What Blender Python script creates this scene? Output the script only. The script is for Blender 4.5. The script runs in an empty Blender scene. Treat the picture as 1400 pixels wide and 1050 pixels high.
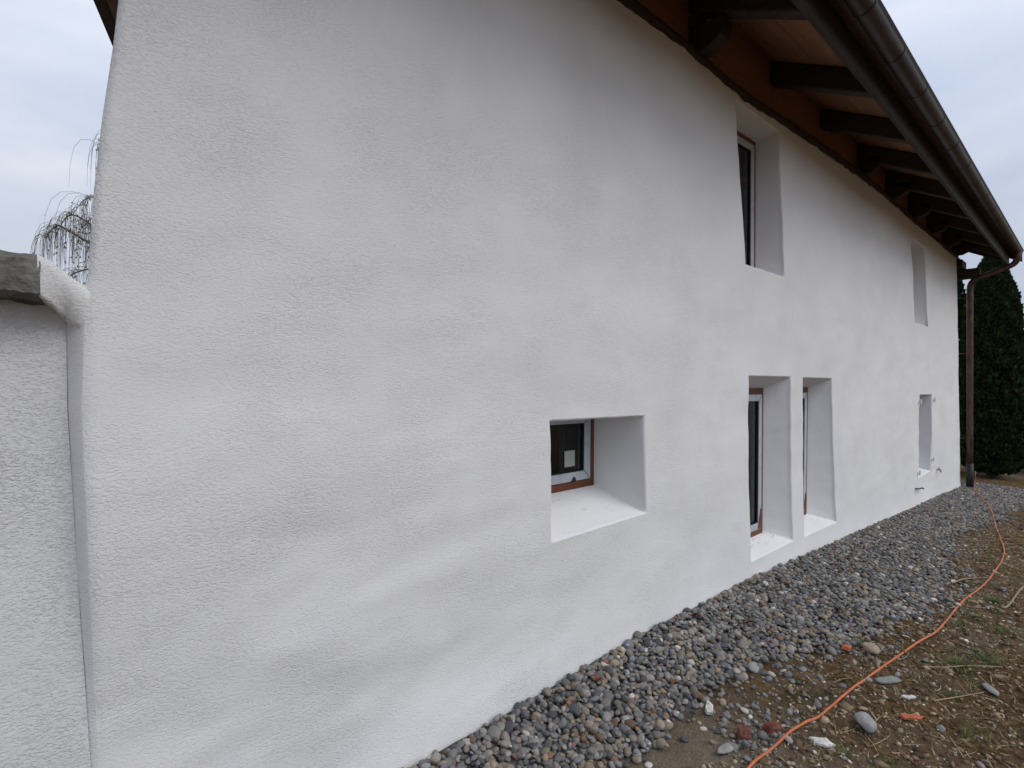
import bpy, math, random
import numpy as np
from mathutils import Vector, Matrix, noise

random.seed(7)
rng = np.random.default_rng(11)
scene = bpy.context.scene
col = scene.collection

# ------------------------------------------------------------------ camera
VIEW = math.radians(40.2175)            # view axis, to the right of the wall's normal
cam = bpy.data.cameras.new('camera')
cam.sensor_width = 36.0
cam.lens = 36.0 * 690.0 / 1400.0
cam.shift_y = -5.0 / 1400.0
cam.clip_start = 0.05
cam.clip_end = 2000
cam_o = bpy.data.objects.new('camera', cam)
cam_o.location = (0, 0, 1.75)
cam_o.rotation_euler = (math.radians(90), 0, -VIEW)
col.objects.link(cam_o)
scene.camera = cam_o

# ------------------------------------------------------------------ sky + sun (overcast)
SUN_EL, SUN_AZ = math.radians(49), math.radians(155)   # azimuth clockwise from +Y: behind the camera, a little to the right
W = bpy.data.worlds.new('World')
scene.world = W
W.use_nodes = True
nt = W.node_tree
nt.nodes.clear()
out = nt.nodes.new('ShaderNodeOutputWorld')
bg = nt.nodes.new('ShaderNodeBackground')
bg.inputs['Strength'].default_value = 0.10
sky = nt.nodes.new('ShaderNodeTexSky')
sky.sky_type = 'NISHITA'
sky.sun_disc = False
sky.sun_elevation = SUN_EL
sky.sun_rotation = SUN_AZ
tc = nt.nodes.new('ShaderNodeTexCoord')
mp = nt.nodes.new('ShaderNodeMapping')
mp.inputs['Scale'].default_value = (1.0, 1.0, 3.2)
mp.inputs['Rotation'].default_value = (0.15, 0.1, 0.5)
n1 = nt.nodes.new('ShaderNodeTexNoise')
n1.inputs['Scale'].default_value = 1.7
n1.inputs['Detail'].default_value = 6
n1.inputs['Roughness'].default_value = 0.5
n1.inputs['Distortion'].default_value = 0.5
r1 = nt.nodes.new('ShaderNodeValToRGB')
r1.color_ramp.elements[0].position = 0.34
r1.color_ramp.elements[0].color = (4.85, 5.55, 6.95, 1)
r1.color_ramp.elements[1].position = 0.68
r1.color_ramp.elements[1].color = (7.35, 7.6, 8.35, 1)
mx = nt.nodes.new('ShaderNodeMix')
mx.data_type = 'RGBA'
mx.inputs[0].default_value = 0.9
L = nt.links.new
L(tc.outputs['Generated'], mp.inputs['Vector'])
L(mp.outputs['Vector'], n1.inputs['Vector'])
L(n1.outputs['Fac'], r1.inputs['Fac'])
L(sky.outputs['Color'], mx.inputs[6])
# overcast sky: brighter towards the zenith, (1 + 2 sin h) / 3
sp = nt.nodes.new('ShaderNodeSeparateXYZ'); L(tc.outputs['Generated'], sp.inputs[0])
zc = nt.nodes.new('ShaderNodeMath'); zc.operation = 'MAXIMUM'; zc.inputs[1].default_value = 0.0; L(sp.outputs['Z'], zc.inputs[0])
zm = nt.nodes.new('ShaderNodeMath'); zm.operation = 'MULTIPLY_ADD'; zm.inputs[1].default_value = 1.05; zm.inputs[2].default_value = 0.80; L(zc.outputs[0], zm.inputs[0])
vm = nt.nodes.new('ShaderNodeVectorMath'); vm.operation = 'SCALE'; L(r1.outputs['Color'], vm.inputs[0]); L(zm.outputs[0], vm.inputs['Scale'])
L(vm.outputs[0], mx.inputs[7])
L(mx.outputs[2], bg.inputs['Color'])
L(bg.outputs['Background'], out.inputs['Surface'])

sun = bpy.data.lights.new('sun', 'SUN')
sun.energy = 1.4
sun.angle = math.radians(42)
sun.color = (1.0, 0.955, 0.89)
sun_o = bpy.data.objects.new('sun', sun)
d = Vector((math.sin(SUN_AZ) * math.cos(SUN_EL), math.cos(SUN_AZ) * math.cos(SUN_EL), math.sin(SUN_EL)))
sun_o.rotation_euler = d.to_track_quat('Z', 'Y').to_euler()
sun_o.location = (0, -6, 9)
col.objects.link(sun_o)

scene.view_settings.view_transform = 'Standard'
scene.view_settings.look = 'None'
scene.view_settings.exposure = 0.0
scene.view_settings.gamma = 1.0
scene.view_settings.use_curve_mapping = False
scene.cycles.max_bounces = 6
scene.cycles.diffuse_bounces = 4
scene.cycles.use_denoising = True

# ------------------------------------------------------------------ object helpers
def tag(o, label=None, cat=None, group=None, kind=None):
    if label: o['label'] = label
    if cat: o['category'] = cat
    if group: o['group'] = group
    if kind: o['kind'] = kind
    return o

def empty(name, loc, label, cat, group=None):
    o = bpy.data.objects.new(name, None)
    o.empty_display_size = 0.2
    o.location = loc
    col.objects.link(o)
    return tag(o, label, cat, group)

def link(name, me, mat=None, parent=None):
    o = bpy.data.objects.new(name, me)
    if mat and not me.materials:
        me.materials.append(mat)
    col.objects.link(o)
    if parent is not None:
        o.parent = parent
        if parent.type == 'EMPTY':          # geometry is written in world coordinates
            o.location = -parent.location
    return o

def mesh_obj(name, V, F, mat, parent=None, smooth=False, colors=None):
    me = bpy.data.meshes.new(name)
    me.from_pydata([tuple(v) for v in V], [], [tuple(f) for f in F])
    if smooth:
        me.polygons.foreach_set('use_smooth', np.ones(len(me.polygons), bool))
    if colors is not None:
        a = me.color_attributes.new('Col', 'FLOAT_COLOR', 'POINT')
        c = np.ones((len(V), 4), np.float32); c[:, :3] = colors
        a.data.foreach_set('color', c.ravel())
    me.update()
    return link(name, me, mat, parent)

def np_mesh(name, V, T, mat, parent=None, colors=None, smooth=True, n=3):
    """big triangle / quad soups, straight from numpy arrays"""
    me = bpy.data.meshes.new(name)
    V = np.asarray(V, np.float32); T = np.asarray(T, np.int32)
    me.vertices.add(len(V)); me.vertices.foreach_set('co', V.ravel())
    me.loops.add(T.size); me.loops.foreach_set('vertex_index', T.ravel())
    me.polygons.add(len(T))
    me.polygons.foreach_set('loop_start', np.arange(0, T.size, n, dtype=np.int32))
    me.polygons.foreach_set('loop_total', np.full(len(T), n, np.int32))
    if smooth:
        me.polygons.foreach_set('use_smooth', np.ones(len(T), bool))
    if colors is not None:
        a = me.color_attributes.new('Col', 'FLOAT_COLOR', 'POINT')
        c = np.ones((len(V), 4), np.float32); c[:, :3] = colors
        a.data.foreach_set('color', c.ravel())
    me.update(calc_edges=True)
    me.validate()
    return link(name, me, mat, parent)

class MB:
    """collects boxes / tubes / sheets into one mesh"""
    def __init__(s): s.V = []; s.F = []
    def add(s, V, F):
        b = len(s.V); s.V += [tuple(v) for v in V]; s.F += [tuple(i + b for i in f) for f in F]
    def hexa(s, p):     # 8 points: bottom ring 0-3, top ring 4-7
        s.add(p, [(3, 2, 1, 0), (4, 5, 6, 7), (0, 1, 5, 4), (1, 2, 6, 5), (2, 3, 7, 6), (3, 0, 4, 7)])
    def box(s, x0, x1, y0, y1, z0, z1):
        s.hexa([(x0, y0, z0), (x1, y0, z0), (x1, y1, z0), (x0, y1, z0), (x0, y0, z1), (x1, y0, z1), (x1, y1, z1), (x0, y1, z1)])
    def tube(s, P, R, n=8, cap=True):
        P = [Vector(p) for p in P]
        if not hasattr(R, '__len__'): R = [R] * len(P)
        rings = []
        up = None
        for i, p in enumerate(P):
            t = (P[min(i + 1, len(P) - 1)] - P[max(i - 1, 0)])
            if t.length < 1e-9: t = Vector((0, 0, 1))
            t.normalize()
            if up is None:
                up = Vector((0, 0, 1)) if abs(t.z) < 0.9 else Vector((1, 0, 0))
            a = t.cross(up)
            if a.length < 1e-6: a = t.cross(Vector((0.3, 1, 0.2)))
            a.normalize(); b = a.cross(t).normalized(); up = b
            rings.append([p + (a * math.cos(2 * math.pi * k / n) + b * math.sin(2 * math.pi * k / n)) * R[i] for k in range(n)])
        V = [v for r in rings for v in r]; F = []
        for i in range(len(P) - 1):
            for k in range(n):
                k2 = (k + 1) % n
                F.append((i * n + k, i * n + k2, (i + 1) * n + k2, (i + 1) * n + k))
        if cap:
            F.append(tuple(range(n - 1, -1, -1))); F.append(tuple((len(P) - 1) * n + k for k in range(n)))
        s.add(V, F)
    def build(s, name, mat, parent=None, smooth=False, bevel=0):
        o = mesh_obj(name, s.V, s.F, mat, parent, smooth)
        if bevel:
            m = o.modifiers.new('edge', 'BEVEL'); m.width = bevel; m.segments = 2; m.limit_method = 'ANGLE'
        return o

def ico(sub):
    import bmesh
    bm = bmesh.new(); bmesh.ops.create_icosphere(bm, subdivisions=sub, radius=1.0)
    V = np.array([v.co[:] for v in bm.verts]); F = np.array([[v.index for v in f.verts] for f in bm.faces]); bm.free()
    return V, F

# ------------------------------------------------------------------ material helpers
def mat_new(name):
    m = bpy.data.materials.new(name); m.use_nodes = True
    t = m.node_tree; t.nodes.clear()
    o = t.nodes.new('ShaderNodeOutputMaterial'); b = t.nodes.new('ShaderNodeBsdfPrincipled')
    t.links.new(b.outputs[0], o.inputs[0])
    return m, t, b

def nnoise(t, scale, detail=4, rough=0.55, dist=0.0, vec=None):
    n = t.nodes.new('ShaderNodeTexNoise')
    n.inputs['Scale'].default_value = scale; n.inputs['Detail'].default_value = detail
    n.inputs['Roughness'].default_value = rough; n.inputs['Distortion'].default_value = dist
    if vec is not None: t.links.new(vec, n.inputs['Vector'])
    return n.outputs['Fac']

def coords(t, scale=(1, 1, 1), rot=(0, 0, 0)):
    c = t.nodes.new('ShaderNodeTexCoord'); m = t.nodes.new('ShaderNodeMapping')
    m.inputs['Scale'].default_value = scale; m.inputs['Rotation'].default_value = rot
    t.links.new(c.outputs['Object'], m.inputs['Vector'])
    return m.outputs['Vector']

def ramp(t, fac, stops):
    r = t.nodes.new('ShaderNodeValToRGB')
    e = r.color_ramp.elements
    while len(e) < len(stops): e.new(0.5)
    for k, (p, c) in enumerate(stops):
        e[k].position = p; e[k].color = (c[0], c[1], c[2], 1) if hasattr(c, '__len__') else (c, c, c, 1)
    t.links.new(fac, r.inputs['Fac'])
    return r.outputs['Color']

def mixc(t, fac, a, b, mode='MIX'):
    m = t.nodes.new('ShaderNodeMix'); m.data_type = 'RGBA'; m.blend_type = mode
    for v, i in ((fac, 0), (a, 6), (b, 7)):
        if isinstance(v, (int, float)): m.inputs[i].default_value = v
        elif isinstance(v, tuple): m.inputs[i].default_value = (v[0], v[1], v[2], 1)
        else: t.links.new(v, m.inputs[i])
    return m.outputs[2]

def math_n(t, op, a, b):
    m = t.nodes.new('ShaderNodeMath'); m.operation = op
    for v, i in ((a, 0), (b, 1)):
        if isinstance(v, (int, float)): m.inputs[i].default_value = v
        else: t.links.new(v, m.inputs[i])
    return m.outputs[0]

def bump(t, b, height, dist, strength=1.0, normal=None):
    n = t.nodes.new('ShaderNodeBump')
    n.inputs['Distance'].default_value = dist; n.inputs['Strength'].default_value = strength
    t.links.new(height, n.inputs['Height'])
    if normal is not None: t.links.new(normal, n.inputs['Normal'])
    t.links.new(n.outputs['Normal'], b.inputs['Normal'])
    return n.outputs['Normal']

def plaster(name, c0, c1, grain, tilt=0.0):
    m, t, b = mat_new(name)
    v = coords(t)
    big = nnoise(t, 1.3, 6, 0.62, 0.3, v)
    c = ramp(t, big, [(0.30, c0), (0.62, c1)])
    tint = nnoise(t, 2.6, 3, 0.5, 0.0, v)
    c = mixc(t, ramp(t, tint, [(0.42, 0.0), (0.72, 0.35)]), c, (0.755, 0.75, 0.765), 'MIX')
    pit = nnoise(t, 95, 2, 0.5, 0, v)
    c = mixc(t, ramp(t, pit, [(0.24, 0.5), (0.33, 0.0)]), c, (0.50, 0.49, 0.46), 'MIX')
    L2 = t.links.new; L2(c, b.inputs['Base Color'])
    b.inputs['Roughness'].default_value = 0.93
    b.inputs['Specular IOR Level'].default_value = 0.15
    # dragged, stippled lime render: flattened grains elongated along the float strokes
    v2 = coords(t, (1.0, 1.0, 1.7), (0, tilt, 0))
    g1 = nnoise(t, 92, 4, 0.6, 0.6, v2)
    g2 = nnoise(t, 190, 3, 0.6, 0.3, v2)
    g1 = ramp(t, g1, [(0.30, 0.0), (0.50, 0.75), (0.72, 1.0)])
    patch = ramp(t, nnoise(t, 2.0, 3, 0.5, 0, v), [(0.34, 0.35), (0.62, 1.0)])
    h = math_n(t, 'ADD', math_n(t, 'MULTIPLY', g1, 0.75), math_n(t, 'MULTIPLY', g2, 0.45))
    h = math_n(t, 'MULTIPLY', h, patch)
    wav = nnoise(t, 7, 3, 0.5, 0, v)
    h = math_n(t, 'ADD', h, math_n(t, 'MULTIPLY', wav, 0.75))
    bump(t, b, h, grain)
    return m

def simple(name, color, rough=0.6, metallic=0.0, var=0.25, scale=20, stretch=(1, 1, 1), bmp=0.0, spec=0.5, b2=None):
    m, t, b = mat_new(name)
    v = coords(t, stretch)
    n = nnoise(t, scale, 5, 0.6, 0.2, v)
    lo = tuple(x * (1 - var) for x in color); hi = b2 or tuple(min(1, x * (1 + var)) for x in color)
    t.links.new(ramp(t, n, [(0.32, lo), (0.68, hi)]), b.inputs['Base Color'])
    b.inputs['Roughness'].default_value = rough; b.inputs['Metallic'].default_value = metallic
    b.inputs['Specular IOR Level'].default_value = spec
    if bmp: bump(t, b, n, bmp)
    return m

def attr_mat(name, rough=0.8, var=0.3, scale=60, bmp=0.001, spec=0.3):
    m, t, b = mat_new(name)
    a = t.nodes.new('ShaderNodeAttribute'); a.attribute_name = 'Col'
    v = coords(t)
    n = nnoise(t, scale, 4, 0.6, 0.2, v)
    f = ramp(t, n, [(0.3, 1 - var), (0.7, 1 + var)])
    t.links.new(mixc(t, 1.0, a.outputs['Color'], f, 'MULTIPLY'), b.inputs['Base Color'])
    b.inputs['Roughness'].default_value = rough; b.inputs['Specular IOR Level'].default_value = spec
    if bmp: bump(t, b, n, bmp)
    return m

def wood(name, c0, c1, axis='x', scale=6, rough=0.75, knots=False):
    m, t, b = mat_new(name)
    st = {'x': (0.12, 2.0, 2.0), 'y': (2.0, 0.12, 2.0), 'z': (2.0, 2.0, 0.12)}[axis]
    v = coords(t, st)
    n = nnoise(t, scale * 3, 6, 0.65, 0.6, v)
    c = ramp(t, n, [(0.30, c0), (0.70, c1)])
    if knots:
        k = nnoise(t, 9, 2, 0.5, 0.2, coords(t, (0.8, 1.6, 1.6)))
        c = mixc(t, ramp(t, k, [(0.68, 0.0), (0.74, 0.8)]), c, tuple(x * 0.3 for x in c0))
        w = nnoise(t, 1.6, 3, 0.5, 0, coords(t))
        c = mixc(t, ramp(t, w, [(0.4, 0.0), (0.75, 0.5)]), c, tuple(x * 0.6 for x in c0))
    t.links.new(c, b.inputs['Base Color'])
    b.inputs['Roughness'].default_value = rough; b.inputs['Specular IOR Level'].default_value = 0.25
    bump(t, b, n, 0.003)
    return m

M_plaster = plaster('lime_plaster', (0.74, 0.735, 0.725), (0.795, 0.793, 0.785), 0.0029, 0.18)
M_plaster2 = plaster('rough_plaster_shaded', (0.66, 0.66, 0.655), (0.72, 0.72, 0.715), 0.0040, -0.6)  # same white paint as the house, colour lowered to carry the boundary wall's shading
M_reveal = plaster('smooth_plaster', (0.70, 0.70, 0.695), (0.745, 0.745, 0.74), 0.0012, 0.3)
M_darkwood = wood('old_beam_wood', (0.018, 0.012, 0.009), (0.060, 0.041, 0.029), 'y', 7)
M_plate = wood('old_plate_wood', (0.030, 0.021, 0.014), (0.085, 0.058, 0.038), 'x', 7)
M_soffit = wood('soffit_wood', (0.23, 0.112, 0.058), (0.37, 0.195, 0.105), 'x', 3, knots=True)
M_frieze = wood('frieze_wood', (0.23, 0.105, 0.055), (0.31, 0.150, 0.080), 'x', 3)
M_fascia = wood('fascia_wood', (0.030, 0.024, 0.020), (0.060, 0.049, 0.040), 'x', 5)
M_frame = wood('window_wood', (0.105, 0.038, 0.019), (0.175, 0.068, 0.033), 'x', 8, 0.45)
M_sash = simple('film_grey_sash', (0.42, 0.46, 0.50), 0.35, 0.0, 0.12, 14)
M_gasket = simple('black_gasket', (0.012, 0.012, 0.013), 0.6)
M_copper = simple('aged_copper', (0.024, 0.016, 0.013), 0.50, 0.35, 0.45, 9, (0.4, 2, 2), 0.0006, b2=(0.052, 0.030, 0.022))
M_pipe = simple('brown_copper_pipe', (0.075, 0.040, 0.029), 0.45, 0.5, 0.5, 7, (3, 3, 0.7), 0.0006, b2=(0.150, 0.080, 0.056))
M_tile = simple('roof_tile', (0.12, 0.07, 0.05), 0.85, 0, 0.3, 8)
M_iron = simple('black_iron', (0.03, 0.028, 0.027), 0.55, 0.6, 0.3, 40)
M_whiteiron = simple('whitewashed_iron', (0.66, 0.655, 0.64), 0.7, 0, 0.25, 60)
M_brass = simple('tap_metal', (0.34, 0.31, 0.27), 0.6, 0.4, 0.3, 40)
M_paper = simple('label_paper', (0.36, 0.40, 0.35), 0.8, 0, 0.06, 30)
M_dark_room = simple('dark_room_fill', (0.10, 0.095, 0.10), 0.95, 0, 0.25, 12, (6, 6, 0.4))
M_concrete = None

def glass_mat():
    m = bpy.data.materials.new('window_glass'); m.use_nodes = True
    t = m.node_tree; t.nodes.clear()
    o = t.nodes.new('ShaderNodeOutputMaterial'); g = t.nodes.new('ShaderNodeBsdfGlossy'); tr = t.nodes.new('ShaderNodeBsdfTransparent')
    g.inputs['Roughness'].default_value = 0.02; tr.inputs['Color'].default_value = (0.72, 0.75, 0.74, 1)
    f = t.nodes.new('ShaderNodeFresnel'); f.inputs['IOR'].default_value = 1.5
    x = t.nodes.new('ShaderNodeMixShader')
    t.links.new(f.outputs[0], x.inputs[0]); t.links.new(tr.outputs[0], x.inputs[1]); t.links.new(g.outputs[0], x.inputs[2])
    t.links.new(x.outputs[0], o.inputs[0])
    return m
M_glass = glass_mat()

def concrete_mat():
    m, t, b = mat_new('weathered_concrete')
    v = coords(t)
    n = nnoise(t, 9, 8, 0.65, 0.4, v)
    c = ramp(t, n, [(0.30, (0.065, 0.056, 0.044)), (0.52, (0.150, 0.140, 0.124)), (0.72, (0.26, 0.25, 0.235))])
    k = nnoise(t, 14, 5, 0.7, 0.8, v)
    c = mixc(t, ramp(t, k, [(0.60, 0.0), (0.68, 0.8)]), c, (0.10, 0.075, 0.05))
    t.links.new(c, b.inputs['Base Color']); b.inputs['Roughness'].default_value = 0.95
    bump(t, b, math_n(t, 'ADD', n, math_n(t, 'MULTIPLY', nnoise(t, 60, 5, 0.7, 0.5, v), 0.4)), 0.02)
    return m
M_concrete = concrete_mat()

def soil_mat():
    m, t, b = mat_new('bare_soil')
    v = coords(t)
    big = nnoise(t, 1.1, 5, 0.6, 0.4, v)
    fine = nnoise(t, 21, 8, 0.76, 0.7, v)
    grit = nnoise(t, 85, 4, 0.7, 0.2, v)
    c = ramp(t, fine, [(0.33, (0.036, 0.022, 0.011)), (0.50, (0.150, 0.092, 0.045)), (0.67, (0.31, 0.210, 0.110))])
    pale = ramp(t, grit, [(0.30, (0.14, 0.105, 0.072)), (0.70, (0.38, 0.315, 0.23))])
    c = mixc(t, ramp(t, big, [(0.50, 0.0), (0.70, 0.75)]), c, pale)
    # dusty, paler ground where rubble was swept together beside the gravel
    vd = t.nodes.new('ShaderNodeVectorMath'); vd.operation = 'DISTANCE'; t.links.new(v, vd.inputs[0]); vd.inputs[1].default_value = (2.15, 1.1, 0.0)
    wob = math_n(t, 'ADD', vd.outputs['Value'], math_n(t, 'MULTIPLY', math_n(t, 'SUBTRACT', fine, 0.5), 0.6))
    c = mixc(t, ramp(t, wob, [(0.25, 0.75), (0.85, 0.0)]), c, ramp(t, grit, [(0.28, (0.16, 0.125, 0.088)), (0.72, (0.42, 0.36, 0.275))]))
    moss = nnoise(t, 2.3, 6, 0.68, 0.5, v)
    g = ramp(t, grit, [(0.3, (0.018, 0.026, 0.010)), (0.7, (0.055, 0.070, 0.026))])
    c = mixc(t, ramp(t, moss, [(0.56, 0.0), (0.68, 0.6)]), c, g)
    chip = nnoise(t, 55, 2, 0.5, 0.3, v)
    c = mixc(t, ramp(t, chip, [(0.70, 0.0), (0.73, 0.8)]), c, (0.36, 0.33, 0.28))
    t.links.new(c, b.inputs['Base Color']); b.inputs['Roughness'].default_value = 0.97; b.inputs['Specular IOR Level'].default_value = 0.1
    h = math_n(t, 'ADD', fine, math_n(t, 'MULTIPLY', grit, 0.35))
    bump(t, b, h, 0.055)
    return m
M_soil = soil_mat()
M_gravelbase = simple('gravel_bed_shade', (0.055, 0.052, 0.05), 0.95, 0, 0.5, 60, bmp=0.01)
M_pebble = attr_mat('river_pebble', 0.72, 0.22, 55, 0.0008, 0.35)
M_debris = attr_mat('debris', 0.9, 0.25, 50, 0.0010, 0.2)
M_blade = attr_mat('grass_blade', 0.7, 0.2, 40, 0, 0.25)
M_thuja = attr_mat('thuja_foliage', 0.75, 0.35, 9, 0, 0.2)
M_bark = simple('bark', (0.075, 0.06, 0.048), 0.95, 0, 0.4, 14, (4, 4, 1), 0.01)
M_twig = simple('willow_twig', (0.125, 0.105, 0.085), 0.85, 0, 0.3, 30)
M_leaf = attr_mat('yellow_leaf', 0.7, 0.2, 60, 0, 0.2)
M_cable = simple('orange_cable_jacket', (0.46, 0.130, 0.048), 0.6, 0, 0.25, 9)
M_redtile = simple('terracotta', (0.36, 0.095, 0.045), 0.8, 0, 0.2, 40, bmp=0.002)
M_brick = simple('broken_brick', (0.13, 0.040, 0.028), 0.95, 0, 0.45, 40, bmp=0.006)
M_white = simple('plaster_flake', (0.50, 0.49, 0.46), 0.9, 0, 0.3, 40, bmp=0.002)
M_greystone = simple('grey_stone', (0.25, 0.25, 0.245), 0.8, 0, 0.25, 22, bmp=0.003)
M_slate = simple('green_grey_stone', (0.18, 0.195, 0.18), 0.75, 0, 0.3, 30, (1, 3, 1), 0.003)
M_tanstone = simple('tan_stone', (0.30, 0.24, 0.17), 0.9, 0, 0.25, 30, bmp=0.003)
M_deadleaf = simple('dead_leaf', (0.15, 0.05, 0.025), 0.8, 0, 0.4, 60)
M_straw = simple('dry_stick', (0.26, 0.20, 0.125), 0.9, 0, 0.3, 60)

# ------------------------------------------------------------------ terrain
GX = [-60, 0, 4.4, 6.4, 8.6, 10.6, 14, 20, 60]
GZ = [0.0, -0.02, -0.025, -0.115, -0.24, -0.345, -0.53, -0.62, -0.9]
OX = [0, 1.0, 1.85, 2.4, 3.1, 3.40, 3.75, 4.3, 4.8, 5.3, 6.0, 7.2, 8.4, 9.3, 10.5, 13.5, 15.5]
OY = [1.45, 1.42, 1.42, 1.416, 1.42, 1.34, 1.08, 1.06, 0.90, 0.84, 0.96, 1.13, 1.28, 1.18, 1.08, 0.95, 0.9]
BX = [-0.5, 1.04, 2.0, 3.0, 4.4, 6.4, 8.6, 10.6, 14.1, 16]     # height of the gravel against the wall
BZ = [0.0, 0.012, 0.052, 0.075, 0.045, -0.065, -0.19, -0.29, -0.48, -0.55]

def ground_z(x, y):
    return np.interp(x, GX, GZ)
def yout(x):
    return np.interp(x, OX, OY)
def gravel_z(x, y):
    g = ground_z(x, y); bz = np.interp(x, BX, BZ); yo = yout(x)
    s = np.clip((y - yo) / np.maximum(2.0 - yo, 0.05), 0, 1.1)
    return g + (bz - g) * (0.75 * s + 0.25 * s * s)

def fbm(x, y, z=0.0, s=1.0, o=4):
    return noise.fractal(Vector((x * s, y * s, z * s)), 1.0, 2.0, o)

def lin(a, b, n): return list(np.linspace(a, b, n))
gx = [-400, -200, -90, -40, -18, -8, -3, -1] + lin(0.2, 9, 221) + lin(9.1, 17, 80) + [18, 20, 24, 30, 45, 80, 160, 400]
gy = [-400, -150, -60, -25, -10, -4, -2] + lin(-1.0, 2.3, 84) + [3, 4.5, 7, 12, 25, 60, 150, 400]
V = []
for y in gy:
    for x in gx:
        z = float(ground_z(x, y))
        if -1.2 < y < 2.35 and 0 < x < 18:
            z += 0.022 * fbm(x, y, 3.1, 1.6, 5) + 0.019 * fbm(x, y, 8.0, 7.0, 5)
        V.append((x, y, z))
nx = len(gx)
F = [(j * nx + i, j * nx + i + 1, (j + 1) * nx + i + 1, (j + 1) * nx + i) for j in range(len(gy) - 1) for i in range(nx - 1)]
tag(mesh_obj('ground', V, F, M_soil, None, True), kind='structure', label='bare brown soil with scattered grit beside the gravel strip')

def gz(x, y): return float(ground_z(x, y)) + (0.022 * fbm(x, y, 3.1, 1.6, 5) + 0.019 * fbm(x, y, 8.0, 7.0, 5))

# gravel bed surface
xs = lin(-2.5, 15.2, 340); ns = 16
V = []
for x in xs:
    yo = float(yout(x)) + 0.03 * fbm(x, 0.0, 1.0, 4.0, 3)
    for k in range(ns):
        y = yo + (2.17 - yo) * k / (ns - 1)
        z = float(gravel_z(x, y)) - 0.004 + 0.012 * fbm(x, y, 0.0, 5.0, 3)
        if k == 0: z -= 0.05
        V.append((x, y, z))
F = [(i * ns + k, (i + 1) * ns + k, (i + 1) * ns + k + 1, i * ns + k + 1) for i in range(len(xs) - 1) for k in range(ns - 1)]
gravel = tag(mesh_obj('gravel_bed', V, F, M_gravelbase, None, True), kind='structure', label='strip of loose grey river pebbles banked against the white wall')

# ------------------------------------------------------------------ farmhouse
house = empty('farmhouse', (7.0, 4.0, 0.0), 'white lime plastered farmhouse with small deep windows and dark timber eaves', 'house')

LZ = [-0.8, 0.3, 0.56, 1.04, 1.66, 2.0, 2.33, 2.56, 2.80, 4.3]
LXv = [0.05, 0.042, 0.032, 0.014, -0.006, 0.002, 0.02, 0.04, 0.067, 0.20]
RZ = [-0.8, -0.41, 2.05, 3.83, 4.4]
RXv = [13.92, 13.90, 13.68, 13.55, 13.5]
TX = [-1, 2.6, 3.3, 4.2, 5.2, 6.2, 7.2, 8.4, 9.6, 11.5, 13.5, 15]     # uneven top of the plaster
TZ = [4.17, 4.17, 4.18, 4.14, 4.20, 4.25, 4.30, 4.30, 4.275, 4.26, 4.245, 4.24]

def wall_y(x, z):
    lowleft = math.exp(-((x - 0.6) / 1.3) ** 2 - ((z - 0.55) / 0.75) ** 2)
    a = 0.0045 + 0.010 * lowleft
    y = 2.0 + a * 1.5 * fbm(x * 0.9 + z * 0.25, z * 2.6 - x * 0.35, 2.0, 1.0, 3)
    y += 0.016 * fbm(x, z, 7.0, 0.55, 2) + 0.0012 * fbm(x, z, 4.0, 9.0, 2)
    if x < 4 and z < 1.5:                                   # belly shaped in so the wall below it tilts down and darkens
        k = (1.5 - z) / 1.5
        y += 0.085 * k * k * (3 - 2 * min(1, k)) * math.exp(-(x / 1.5) ** 2)
    zf = float(np.interp(x, BX, BZ)) + 0.30
    if z < zf: y -= 0.05 * ((zf - z) / 0.6) ** 2       # the foot of the wall spreads
    return y

# openings: outer corners TL TR BR BL (x, z), inner corners, depth of the frame plane
OPEN = [
    dict(o=[(1.978, 1.519), (2.842, 1.508), (2.872, 0.868), (1.992, 0.853)], i=[(2.05, 1.565), (2.803, 1.56), (2.797, 1.005), (2.06, 1.005)], d=0.40),
    dict(o=[(4.115, 4.075), (4.974, 4.085), (5.085, 2.742), (4.305, 2.742)], i=[(4.20, 4.040), (4.955, 4.050), (4.945, 2.725), (4.27, 2.725)], d=0.21),
    dict(o=[(4.365, 1.782), (5.227, 1.778), (5.290, 0.187), (4.390, 0.193)], i=[(4.43, 1.665), (5.098, 1.660), (5.078, 0.262), (4.45, 0.262)], d=0.20),
    dict(o=[(5.545, 1.772), (6.345, 1.766), (6.500, 0.150), (5.592, 0.168)], i=[(5.62, 1.665), (6.240, 1.660), (6.200, 0.252), (5.66, 0.252)], d=0.20),
    dict(o=[(9.855, 3.979), (10.77, 3.985), (11.09, 2.682), (10.17, 2.678)], i=[(10.02, 3.96), (10.72, 3.96), (10.86, 2.78), (10.28, 2.78)], d=0.24),
    dict(o=[(10.40, 1.508), (11.31, 1.496), (11.26, 0.182), (10.32, 0.174)], i=[(10.50, 1.49), (11.22, 1.48), (11.17, 0.26), (10.43, 0.26)], d=0.30),
]
for q in OPEN:
    o_ = q['o']
    q['r'] = (min(o_[0][0], o_[3][0]) * 0.5 + max(o_[0][0], o_[3][0]) * 0.5, (o_[1][0] + o_[2][0]) / 2, (o_[2][1] + o_[3][1]) / 2, (o_[0][1] + o_[1][1]) / 2)

def grid_lines(lo, hi, marks, step):
    pts = sorted(set([lo, hi] + marks)); outl = []
    for a, b in zip(pts[:-1], pts[1:]):
        n = max(1, int(round((b - a) / step)))
        outl += [a + (b - a) * k / n for k in range(n)]
    return outl + [hi]
EX = 0.013    # the rounded arris starts this far outside the opening
XS = grid_lines(0.0, 13.7, [q['r'][0] - EX for q in OPEN] + [q['r'][1] + EX for q in OPEN], 0.034)
ZS = grid_lines(-0.75, 4.24, [q['r'][2] - EX for q in OPEN] + [q['r'][3] + EX for q in OPEN], 0.034)

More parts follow.
